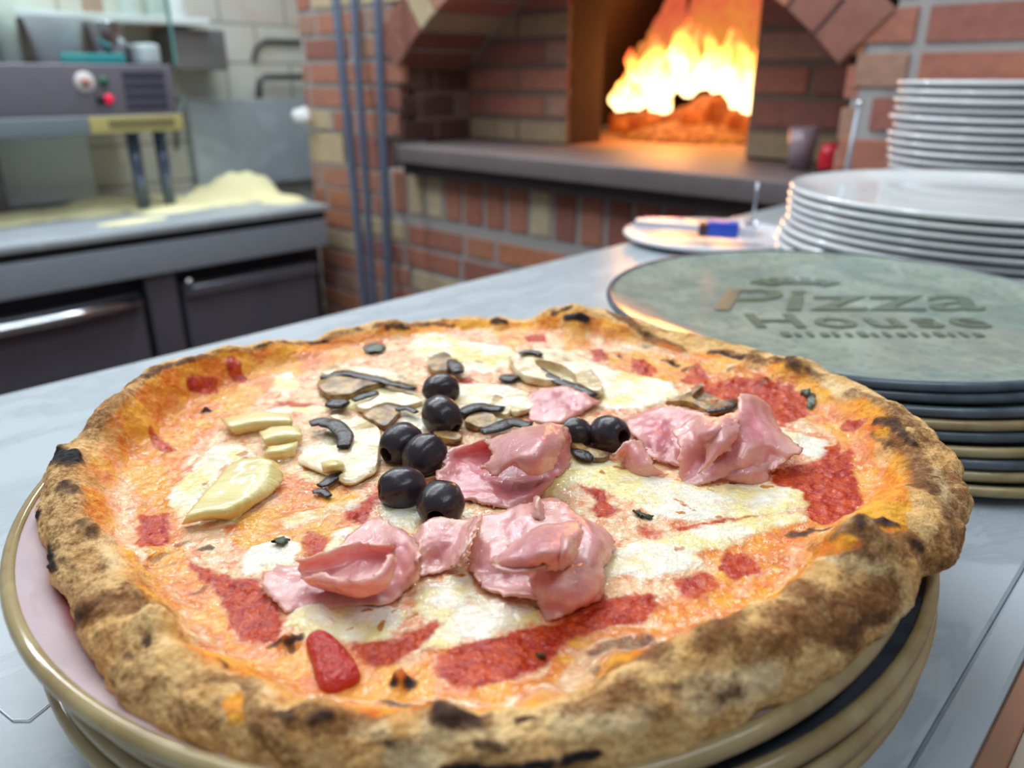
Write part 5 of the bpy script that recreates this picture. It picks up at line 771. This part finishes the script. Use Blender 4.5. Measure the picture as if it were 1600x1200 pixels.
def build_pizza():
    NA, NI, NR, NU = 1500, 170, 100, 16
    P, K = pizza_points(NA, NI, NR, NU, BUMPS)
    q = P.reshape(-1, 3).copy(); k = K.reshape(-1)
    nrm = grid_normals(P).reshape(-1, 3)
    rimw = sst(k, .02, .25)*(1-sst(k, 1.02, 1.2))
    # blistered dough rim: big soft folds, then bubbles, then crumb
    fold = fbm(q, 42, 2, 5.)
    bub = fbm(q, 120, 3, 9.)
    disp = rimw*(.0021*fold + .0011*bub + .00035*perlin(q*520))
    q0 = q.copy()
    # ---- masks
    warp = np.c_[fbm(q0, 160, 3, 1.), fbm(q0, 160, 3, 40.), np.zeros(len(q0))]
    qw = q0 + .0016*warp; qxy = qw[:, :2]
    top = k <= 1.0
    M = {}; PID = {}
    for ch in ('sauce', 'cheese', 'oil'):
        m = np.full(len(q), 0.); pid = np.zeros(len(q), int)
        for pn, (st, poly) in enumerate(POLYS[ch]):
            pa = np.array(poly); c = pa.mean(0); r = np.hypot(*(pa-c).T).max() + .008
            idx = np.where(top & (np.hypot(qxy[:, 0]-c[0], qxy[:, 1]-c[1]) < r))[0]
            soft = .0032 if ch != 'oil' else .005
            nv_ = st*sst(poly_sd(qxy[idx], poly), -soft, soft); pid[idx[nv_ > m[idx]]] = pn
            m[idx] = np.maximum(m[idx], nv_)
        M[ch] = m; PID[ch] = pid
    for ch in ('char', 'toast', 'pale', 'cspot', 'oils', 'sauces'):
        m = np.full(len(q), 0.)
        for (r, st, pts) in STROKES[ch]:
            pa = np.array(pts); c = pa.mean(0); R = np.linalg.norm(pa-c, axis=1).max() + r*2.2
            idx = np.where(np.linalg.norm(qw-c, axis=1) < R)[0]
            d = seg_dist(qw[idx], pts)/r
            m[idx] = np.maximum(m[idx], st*(1-sst(d, .35, 1.75)))
        M[ch] = m
    field = (1 - sst(k + .07*bub, .10, .30))*top
    M['oil'] = np.maximum(M['oil']*(1 - sst(k, .38, .58)), M['oils'])
    M['oil'] = np.maximum(M['oil'], (.62 + .5*fold)*(1 - sst(k, .30, .56))*sst(k, .02, .2)*top)
    M['sauce'] = np.maximum(M['sauce']*(1 - sst(k, .5, .7)), M['sauces']); M['cheese'] *= (1 - sst(k, .35, .6))
    # ---- relief of the topping
    lump = fbm(q0, 230, 3, 3.)
    disp = disp + (1-rimw)*top*(M['cheese']*(.0011 + .0005*fbm(q0, 90, 2, 60.)) + M['sauce']*(.0007*np.abs(lump)) + .0006*lump*(1-M['cheese']))
    disp = disp + .0008*sst(M['char'], .4, 1)*(.4+bub)*rimw
    q = q + nrm*disp[:, None]
    NRG = P.shape[0]
    idx = np.arange(NRG*NA).reshape(NRG, NA)
    a_, b_, c_, d_ = idx[:-1], np.roll(idx[:-1], -1, 1), np.roll(idx[1:], -1, 1), idx[1:]
    F = np.stack([a_, d_, c_, b_], -1).reshape(-1, 4)
    Pn = q.reshape(NRG, NA, 3); vn = grid_normals(Pn).reshape(-1, 3)
    # ---- split into the parts a cook would name
    fm = lambda x: x[F].mean(1)
    ch_, sa_, kk = fm(M['cheese']), fm(M['sauce']), fm(k)
    part = np.where((kk < .34) & (ch_ > .5), 2, np.where((kk < .4) & (sa_ > .5), 1, np.where(kk < .2, 3, 0)))
    jobs = [('crust', part == 0), ('sauce_and_cheese_base', (part == 3).copy())]
    for ch2, code, nm2 in (('sauce', 1, 'tomato_sauce'), ('cheese', 2, 'mozzarella')):
        fid = PID[ch2][F[:, 0]]
        for pn in range(len(POLYS[ch2])):
            s_ = (part == code) & (fid == pn)
            ix = np.where(s_)[0]
            if len(ix) < 60: jobs[1][1][ix] = True; continue
            used, inv = np.unique(F[ix], return_inverse=True); inv = inv.reshape(-1, 4); lab = np.arange(len(used))
            while True:                                        # connected patches
                fl = lab[inv].min(1); new = lab.copy(); np.minimum.at(new, inv.ravel(), np.repeat(fl, 4)); new = new[new]
                if (new == lab).all(): break
                lab = new
            fl = lab[inv[:, 0]]
            for u in np.unique(fl):
                sel = ix[fl == u]; m_ = np.zeros(len(F), bool); m_[sel] = True
                if len(sel) > 120: jobs.append((nm2, m_))
                else: jobs[1][1][sel] = True
    root = empty('pizza', (PC[0], PC[1], .047), 0, 'whole baked pizza with ham, olives, mushrooms and artichoke on the nearest plate stack', 'pizza')
    off = np.array((PC[0], PC[1], .047))
    mat = pizza_material()
    for nm, sel in jobs:
        ff = F[sel]; used, inv = np.unique(ff, return_inverse=True); ff = inv.reshape(-1, 4)
        me = bpy.data.meshes.new(nm)
        me.vertices.add(len(used)); me.vertices.foreach_set('co', (q[used]-off).astype(np.float32).ravel())
        me.loops.add(ff.size); me.loops.foreach_set('vertex_index', ff.ravel().astype(np.int32))
        me.polygons.add(len(ff)); me.polygons.foreach_set('loop_start', (np.arange(len(ff))*4).astype(np.int32))
        me.polygons.foreach_set('use_smooth', np.ones(len(ff), bool))
        me.update(calc_edges=True)
        A = me.color_attributes.new('topping', 'FLOAT_COLOR', 'POINT'); B = me.color_attributes.new('bake', 'FLOAT_COLOR', 'POINT'); C = me.color_attributes.new('zone', 'FLOAT_COLOR', 'POINT')
        o1 = np.ones(len(used))
        A.data.foreach_set('color', np.c_[M['sauce'][used], M['cheese'][used], M['oil'][used], o1].astype(np.float32).ravel())
        B.data.foreach_set('color', np.c_[np.clip(M['char'][used], 0, 1.2), M['toast'][used], M['pale'][used], o1].astype(np.float32).ravel())
        C.data.foreach_set('color', np.c_[field[used], M['cspot'][used], rimw[used], o1].astype(np.float32).ravel())
        me.normals_split_custom_set_from_vertices(vn[used].tolist())
        link(nm, me, mat, root)
    return root, Pn, k

def pizza_material():
    t = NT('baked_pizza'); p = t.co()
    sep = lambda nm: t.n('SeparateColor', {'Color': t.n('VertexColor', layer_name=nm).outputs[0]}).outputs
    sa, ch, oi = sep('topping'); ca, to, pa = sep('bake'); fi, cs, rw = sep('zone')
    nA, nB, nC = t.noise(p, 55, 5), t.noise(p, 210, 5, .6), t.noise(p, 800, 3, .6)
    nD = t.noise(p, 120, 6, .65, .6)
    mad = lambda a, k, b: t.math('MULTIPLY_ADD', t.math('SUBTRACT', b, .5), k, a)
    # dough
    d1 = t.mix(t.step(mad(nA, .5, nC), .3, .7), srgb(238, 198, 136), srgb(214, 160, 94))
    d1 = t.mix(t.math('MULTIPLY', t.step(mad(nB, .8, nC), .52, .72), .55), d1, srgb(176, 120, 64))
    d1 = t.mix(t.math('MULTIPLY', t.step(mad(pa, .9, nB), .25, 1.), .8), d1, srgb(244, 218, 170))
    tm = t.step(mad(mad(to, .9, nB), .6, nC), .26, 1.0)
    d1 = t.mix(t.math('MULTIPLY', tm, .95), d1, t.mix(nD, srgb(146, 92, 46), srgb(98, 60, 32)))
    bl = t.math('MULTIPLY', t.step(t.noise(p, 42, 4, .6), .585, .70), rw)
    d1 = t.mix(t.math('MULTIPLY', bl, .75), d1, t.mix(nB, srgb(120, 74, 38), srgb(84, 52, 34)))
    # thin mixed zone of sauce, oil and melted cheese
    f1 = t.mix(t.step(nD, .30, .58), srgb(226, 112, 48), srgb(246, 204, 156))
    f1 = t.mix(t.step(nB, .5, .7), f1, srgb(250, 234, 200))
    col = t.mix(t.step(mad(fi, .5, nB), .3, .7), d1, f1)
    oc = t.mix(t.step(mad(nA, .6, nB), .36, .64), srgb(246, 172, 26), srgb(230, 116, 14))
    oc = t.mix(t.step(mad(nB, .5, nC), .62, .78), oc, srgb(240, 205, 120))
    col = t.mix(t.math('MULTIPLY', t.step(mad(oi, .9, nD), .25, .75), .85), col, oc)
    sc = t.mix(t.step(mad(nB, .6, nC), .3, .7), srgb(168, 26, 4), srgb(210, 78, 12))
    sm = t.step(mad(mad(sa, .9, nD), .35, nB), .24, .76)
    col = t.mix(sm, col, sc)
    cc = t.mix(t.step(nA, .42, .62), srgb(250, 245, 226), srgb(246, 228, 150))
    cc = t.mix(t.math('MULTIPLY', t.step(nD, .56, .70), .5), cc, srgb(238, 190, 150))
    cm = t.step(mad(mad(ch, .95, nD), .35, nB), .26, .78)
    col = t.mix(cm, col, cc)
    col = t.mix(t.step(mad(cs, .5, nB), .3, .8), col, srgb(196, 122, 30))
    cam_ = t.step(mad(mad(ca, .55, nB), .35, nC), .18, 1.02)
    col = t.mix(cam_, col, t.mix(nC, srgb(54, 36, 32), srgb(96, 64, 44)))
    col = t.mix(t.step(ca, .95, 1.12), col, srgb(34, 33, 38))
    wet = t.math('MAXIMUM', t.math('MAXIMUM', fi, cm), sm)
    wet = t.math('MULTIPLY', wet, t.math('SUBTRACT', 1., cam_))
    rough = t.math('MULTIPLY_ADD', wet, -.60, .80)
    rough = t.math('MULTIPLY_ADD', t.math('SUBTRACT', nB, .5), .35, rough)
    rough = t.math('MULTIPLY_ADD', oi, -.12, rough)
    hg = t.math('MULTIPLY_ADD', nC, .5, t.math('MULTIPLY', nB, .9))
    grain = t.noise(p, 1700, 2, .6)
    hg = t.math('ADD', hg, t.math('MULTIPLY', t.math('MULTIPLY', grain, .35), t.math('SUBTRACT', 1., wet)))
    hg = t.math('ADD', hg, t.math('MULTIPLY', t.math('MULTIPLY', nD, wet), 1.6))
    nrm = t.bump(hg, .8, .0016)
    cn = t.bump(t.math('MULTIPLY_ADD', t.noise(p, 300, 2, .5), .7, t.noise(p, 110, 2)), 1., .0026)
    return t.bsdf(col, rough, normal=nrm, spec=.3, sss=.08, sssr=(.004, .002, .001), ssss=1., coat=t.math('MULTIPLY', wet, t.math('MULTIPLY_ADD', sm, -.45, .75)), coatr=.06, coatn=cn)
PIZZA, PIZ_PTS, PIZ_K = build_pizza()
# ------------------------------------------------------------------ toppings
def catmull(P, k, axis):
    P = np.moveaxis(np.asarray(P, float), axis, 0); n = len(P)
    E = np.concatenate([2*P[:1]-P[1:2], P, 2*P[-1:]-P[-2:-1]])
    out = []
    for i in range(n-1):
        a, b, c, d = E[i], E[i+1], E[i+2], E[i+3]
        for j in range(k):
            t = j/k
            out.append(.5*(2*b + (c-a)*t + (2*a-5*b+4*c-d)*t*t + (3*b-a-3*c+d)*t**3))
    out.append(P[-1])
    return np.moveaxis(np.array(out), 0, axis)
def sheet(name, rows, mat, parent=None, org=(0, 0, 0), th=.0011, wr=.0015, seed=0., rag=.0012, ku=9, kv=9):
    """A soft slice: smooth surface through the given rows of points, with a real thickness, wrinkles and a ragged edge."""
    m = max(len(r) for r in rows)
    G = catmull(catmull(np.array(rows), ku, 0), kv, 1)
    G0 = G.copy(); nu, nv = G.shape[:2]
    fl = G.reshape(-1, 3)
    e = np.minimum(np.minimum(np.arange(nu), nu-1-np.arange(nu))[:, None]*1., np.minimum(np.arange(nv), nv-1-np.arange(nv))[None, :]*1.)
    sp = max(1e-5, np.linalg.norm(np.diff(G, axis=0), axis=2).mean()*.5 + np.linalg.norm(np.diff(G, axis=1), axis=2).mean()*.5)
    edge = (e*sp).reshape(-1)
    j = np.c_[fbm(fl, 420, 2, seed), fbm(fl, 420, 2, seed+30), np.zeros(len(fl))]
    fl = fl + rag*j*np.exp(-edge/.0025)[:, None]
    G = fl.reshape(nu, nv, 3)
    n = np.cross(np.gradient(G, axis=0), np.gradient(G, axis=1)); n /= np.linalg.norm(n, axis=2)[..., None]+1e-12
    if n[..., 2].mean() < 0: n = -n
    n = n.reshape(-1, 3)
    fl = fl + n*(wr*(fbm(fl*np.array((1, .6, 1)), 75, 3, seed+7) + .45*np.abs(fbm(fl*np.array((.7, 1.2, 1)), 190, 2, seed+3))))[:, None]
    thk = th*(.35+.65*sst(edge, 0, .0018))
    A = fl + n*(thk*.5)[:, None]; B = fl - n*(thk*.5)[:, None]
    V = np.r_[A, B] - np.array(org); N = nu*nv
    id_ = np.arange(N).reshape(nu, nv); F = []
    for i in range(nu-1):
        for k in range(nv-1):
            a, b, c, d = id_[i, k], id_[i, k+1], id_[i+1, k+1], id_[i+1, k]
            F += [(a, b, c, d), (a+N, d+N, c+N, b+N)]
    bd = list(id_[0, :]) + list(id_[1:, -1]) + list(id_[-1, -2::-1]) + list(id_[-2:0:-1, 0])
    for a, b in zip(bd, bd[1:]+bd[:1]): F.append((a, a+N, b+N, b))
    me = pymesh(name, V, F)
    ca = me.color_attributes.new('rind', 'FLOAT_COLOR', 'POINT')
    ed = np.r_[edge, edge]; ca.data.foreach_set('color', np.c_[np.exp(-ed/.0016), np.exp(-ed/.006), ed*0, ed*0+1].astype(np.float32).ravel())
    bm = bmesh.new(); bm.from_mesh(me); bmesh.ops.recalc_face_normals(bm, faces=bm.faces[:]); bm.to_mesh(me); bm.free()
    return link(name, me, mat, parent)

def ham_material(name, c1, c2, c3):
    t = NT(name); p = t.co()
    s = t.n('SeparateColor', {'Color': t.n('VertexColor', layer_name='rind').outputs[0]}).outputs
    str_ = t.n('Mapping', {'Vector': p, 'Scale': (1, .35, 1), 'Rotation': (0, 0, .6)}).outputs[0]
    n1 = t.noise(str_, 90, 5, .6, .8); n2 = t.noise(p, 420, 4, .6); n3 = t.noise(p, 60, 3)
    col = t.mix(t.step(n1, .35, .65), c1, c2)
    col = t.mix(t.math('MULTIPLY', t.step(n3, .52, .72), .6), col, c3)
    col = t.mix(t.math('MULTIPLY', s[1], .45), col, srgb(238, 186, 160))
    em = t.math('MULTIPLY', s[0], t.step(n2, .42, .62))
    col = t.mix(t.math('MULTIPLY', em, .5), col, srgb(214, 150, 100))
    col = t.mix(t.step(t.math('MULTIPLY', s[0], n3), .56, .66), col, srgb(120, 62, 30))
    h = t.math('MULTIPLY_ADD', n2, .4, t.math('MULTIPLY', n1, .6))
    return t.bsdf(col, t.math('MULTIPLY_ADD', n2, .3, .18), normal=t.bump(h, .6, .0010), spec=.5, sss=.35, sssr=(.007, .003, .0024), ssss=1., coat=.5, coatr=.07, coatn=t.bump(t.math('MULTIPLY_ADD', t.noise(p, 280, 2), .8, t.noise(p, 110, 2)), 1., .0012))
HAMP = ham_material('ham_pale', srgb(218, 150, 151), srgb(197, 118, 128), srgb(236, 190, 178))
HAMD = ham_material('ham_deep', srgb(192, 96, 106), srgb(202, 116, 124), srgb(220, 146, 146))
for i, d in enumerate(HAM):
    mt = HAMD if i in (3, 4, 5) else HAMP
    o = np.array(d['a']).reshape(-1, 3).mean(0); o[2] -= .002
    h = sheet('ham_slice', d['a'], mt, None, o, seed=11.*i)
    h.location = o
    tag(h, d['l'], 'ham', 'ham slices on the pizza')
    for k in ('b', 'c', 'd', 'e', 'f'):
        if k in d:
            sheet('front_tab' if k == 'c' and i == 2 else 'curled_flap', d[k], HAMP, h, o, seed=11.*i+5+ord(k), wr=.0008)

def artichoke_material():
    t = NT('artichoke_heart'); p = t.co()
    st = t.n('Mapping', {'Vector': p, 'Scale': (.3, 1.6, 1), 'Rotation': (0, 0, .75)}).outputs[0]
    n1 = t.noise(st, 190, 5, .6, .3); n2 = t.noise(p, 45, 3)
    col = t.mix(t.step(n2, .35, .65), srgb(228, 212, 146), srgb(212, 194, 118))
    col = t.mix(t.math('MULTIPLY', t.step(n1, .5, .68), .5), col, srgb(240, 226, 176))
    col = t.mix(t.math('MULTIPLY', t.step(n2, .60, .75), .5), col, srgb(176, 182, 92))
    return t.bsdf(col, .34, normal=t.bump(n1, .7, .0010), sss=.3, sssr=(.004, .003, .001), ssss=1., coat=.6, coatr=.08)
ARTM = artichoke_material()
for i, d in enumerate(ARTICHOKE):
    o = np.array(d['a']).reshape(-1, 3).mean(0); o[2] -= .002
    h = sheet('artichoke_piece', d['a'], ARTM, None, o, th=.0016, wr=.0005, seed=71.+9*i, rag=.0006); h.location = o
    tag(h, d['l'], 'artichoke', 'artichoke pieces on the pizza')

def closed_curve(pts, k=6):
    P = np.asarray(pts, float); n = len(P); out = []
    for i in range(n):
        a, b, c, d = P[i-1], P[i], P[(i+1) % n], P[(i+2) % n]
        for j in range(k):
            t = j/k; out.append(.5*(2*b + (c-a)*t + (2*a-5*b+4*c-d)*t*t + (3*b-a-3*c+d)*t**3))
    return np.array(out)
def slab(name, pts, th, mat, parent=None, org=(0, 0, 0), seed=0., und=.0008, jag=0.):
    """A thin cut piece with the given outline, rounded edge and gently uneven faces."""
    C = closed_curve(pts); c = C.mean(0); n = len(C)
    C[:, :2] += jag*np.c_[perlin(C*900+seed), perlin(C*900+seed+50)]
    C[:, 2] += und*fbm(C, 130, 2, seed)
    bm = bmesh.new(); rings = []
    for (f, z) in ((.93, -.2), (1., .15), (1.01, .55), (.965, .92)):
        rings.append([bm.verts.new(tuple(c + (p-c)*np.array((f, f, 1)) + np.array((0, 0, z*th)) - np.array(org))) for p in C])
    for q, r in zip(rings, rings[1:]):
        for k in range(n): bm.faces.new((q[k], q[(k+1) % n], r[(k+1) % n], r[k]))
    caps = [bm.faces.new(rings[-1]), bm.faces.new(rings[0][::-1])]
    bmesh.ops.triangulate(bm, faces=caps, ngon_method='BEAUTY')
    bmesh.ops.recalc_face_normals(bm, faces=bm.faces[:])
    me = bpy.data.meshes.new(name); bm.to_mesh(me); bm.free()
    me.polygons.foreach_set('use_smooth', [True]*len(me.polygons)); me.set_sharp_from_angle(angle=math.radians(50))
    return link(name, me, mat, parent)

def mush_material():
    t = NT('mushroom_flesh'); p = t.co()
    n1 = t.noise(p, 70, 5, .6, .4); n2 = t.noise(p, 330, 4)
    col = t.mix(t.step(n1, .38, .62), srgb(238, 222, 184), srgb(206, 178, 124))
    col = t.mix(t.math('MULTIPLY', t.step(n1, .58, .72), .8), col, srgb(122, 92, 66))
    col = t.mix(t.math('MULTIPLY', t.step(n2, .60, .72), .35), col, srgb(150, 116, 80))
    return t.bsdf(col, .36, normal=t.bump(n2, .4, .0006), sss=.15, sssr=(.003, .002, .001), ssss=1., coat=.8, coatr=.07, coatn=t.bump(t.noise(p, 260, 2), 1., .0015))
def mush_brown():
    t = NT('mushroom_cooked_brown'); p = t.co()
    n1 = t.noise(p, 110, 5, .6, .4); n2 = t.noise(p, 500, 3)
    col = t.mix(t.step(n1, .35, .65), srgb(188, 150, 88), srgb(96, 72, 54))
    return t.bsdf(col, .34, normal=t.bump(n2, .5, .0006))
MUM, MUB = mush_material(), mush_brown()
GILL = plain('mushroom_gills', srgb(34, 27, 27), .30, .4, 260, .5)
for i, d in enumerate(MUSHROOM):
    brown = i in (3, 7, 8, 9, 10, 11)
    o = np.array(d['f'][0]).mean(0); o[2] -= .0015
    h = slab('mushroom_slice', d['f'][0], .0026 if i != 4 else .0042, MUB if brown else MUM, None, o, 3.*i); h.location = o
    tag(h, d['l'], 'mushroom', 'mushroom slices on the pizza')
    for f in d['f'][1:]: slab('stem', f, .0032, MUB, h, o, 3.*i+1)
    for (r, pts) in d['g']:
        C = catmull(np.array(pts), 6, 0); n = len(C)
        C = C + .0006*np.c_[perlin(C*140), perlin(C*140+9), perlin(C*140+4)]
        rad = [1.9*r*(.45+.55*math.sin(math.pi*min(1, max(0, (.12+.76*k/(n-1)))))) for k in range(n)]
        MB().tube([tuple(p-o) for p in C], rad, 14, True, .30).build('gills', GILL, h, True)

def olive_material():
    t = NT('black_olive_skin'); p = t.co()
    n1 = t.noise(p, 160, 4); n2 = t.noise(p, 900, 3)
    col = t.mix(n1, srgb(34, 29, 36), srgb(58, 49, 56))
    return t.bsdf(col, t.math('MULTIPLY_ADD', n1, .24, .14), normal=t.bump(t.math('ADD', n1, t.math('MULTIPLY', n2, .3)), .3, .0008), spec=.5)
OLM = olive_material()
OLI = plain('olive_inside', srgb(46, 26, 22), .45, .3, 300)
for (c, r, ax, l) in OLIVE:
    a = Vector(ax).normalized()
    hz, hr = 1.0, .40
    prof = []
    R0, H0 = r, r*1.16
    zt = H0*math.sqrt(1-(hr*.98)**2)*.97
    prof += [(R0*hr*.88, zt - .0004)]
    for k in range(0, 24):
        th = math.asin(min(1, hr)) + (math.pi - math.asin(hr))*(k+.25)/23.3
        th = min(th, math.pi)
        prof.append((max(0, R0*math.sin(th)), H0*math.cos(th)))
    prof[-1] = (0, -H0*.985)
    o = MB().lathe(prof, 40).build('black_olive', OLM, None, True)
    hp = [(0, -r*.1), (R0*hr*.55, -r*.02), (R0*hr*.74, zt*.5), (R0*hr*.86, zt-.0007), (R0*hr*.89, zt-.0003)]
    hb = MB().lathe(hp, 40); hb.build('pit_hole', OLI, o, True)
    for v in o.data.vertices:
        v.co += v.co.normalized()*.00035*math.sin(v.co.x*700+r*9e4)*math.cos(v.co.y*600)
    o.location = c; o.rotation_euler = a.to_track_quat('Z', 'Y').to_euler()
    tag(o, l, 'olive', 'black olives on the pizza')

def tomato_material():
    t = NT('tomato_chunk'); p = t.co(); n1 = t.noise(p, 120, 4); n2 = t.noise(p, 500, 3)
    return t.bsdf(t.mix(n1, srgb(160, 22, 12), srgb(198, 44, 24)), .3, normal=t.bump(t.math('ADD', n1, n2), .7, .002), sss=.25, sssr=(.006, .001, .0008), ssss=1.)
TC = np.array(TOMATO); oc = TC.mean(0); TC = oc + (TC-oc)*1.15
C = closed_curve(TC); bm = bmesh.new(); rings = []
for (f, z) in ((.96, -.0030), (1.03, -.0006), (1.04, .0012), (.98, .0024), (.84, .0034), (.5, .0038), (.2, .0040)):
    rings.append([bm.verts.new(tuple((p-oc)*f + np.array((0, 0, z)))) for p in C])
for q, r in zip(rings, rings[1:]):
    for k in range(len(C)): bm.faces.new((q[k], q[(k+1) % len(C)], r[(k+1) % len(C)], r[k]))
bm.faces.new(rings[-1]); bm.faces.new(rings[0][::-1])
bmesh.ops.recalc_face_normals(bm, faces=bm.faces[:])
me = bpy.data.meshes.new('tomato_chunk'); bm.to_mesh(me); bm.free(); me.polygons.foreach_set('use_smooth', [True]*len(me.polygons))
tm = link('tomato_chunk', me, tomato_material()); tm.location = oc
tag(tm, 'red tomato chunk on the front inner edge of the crust', 'tomato')

BASM = plain('basil_leaf', srgb(52, 66, 44), .35, .5, 300, .4)
for i, (l, pts) in enumerate(BASIL):
    o = np.array(pts).mean(0)
    h = slab('basil_leaf', pts, .0007, BASM, None, o, 31.*i, .0022, .0016); h.location = o
    tag(h, l, 'basil', 'basil leaves on the pizza')
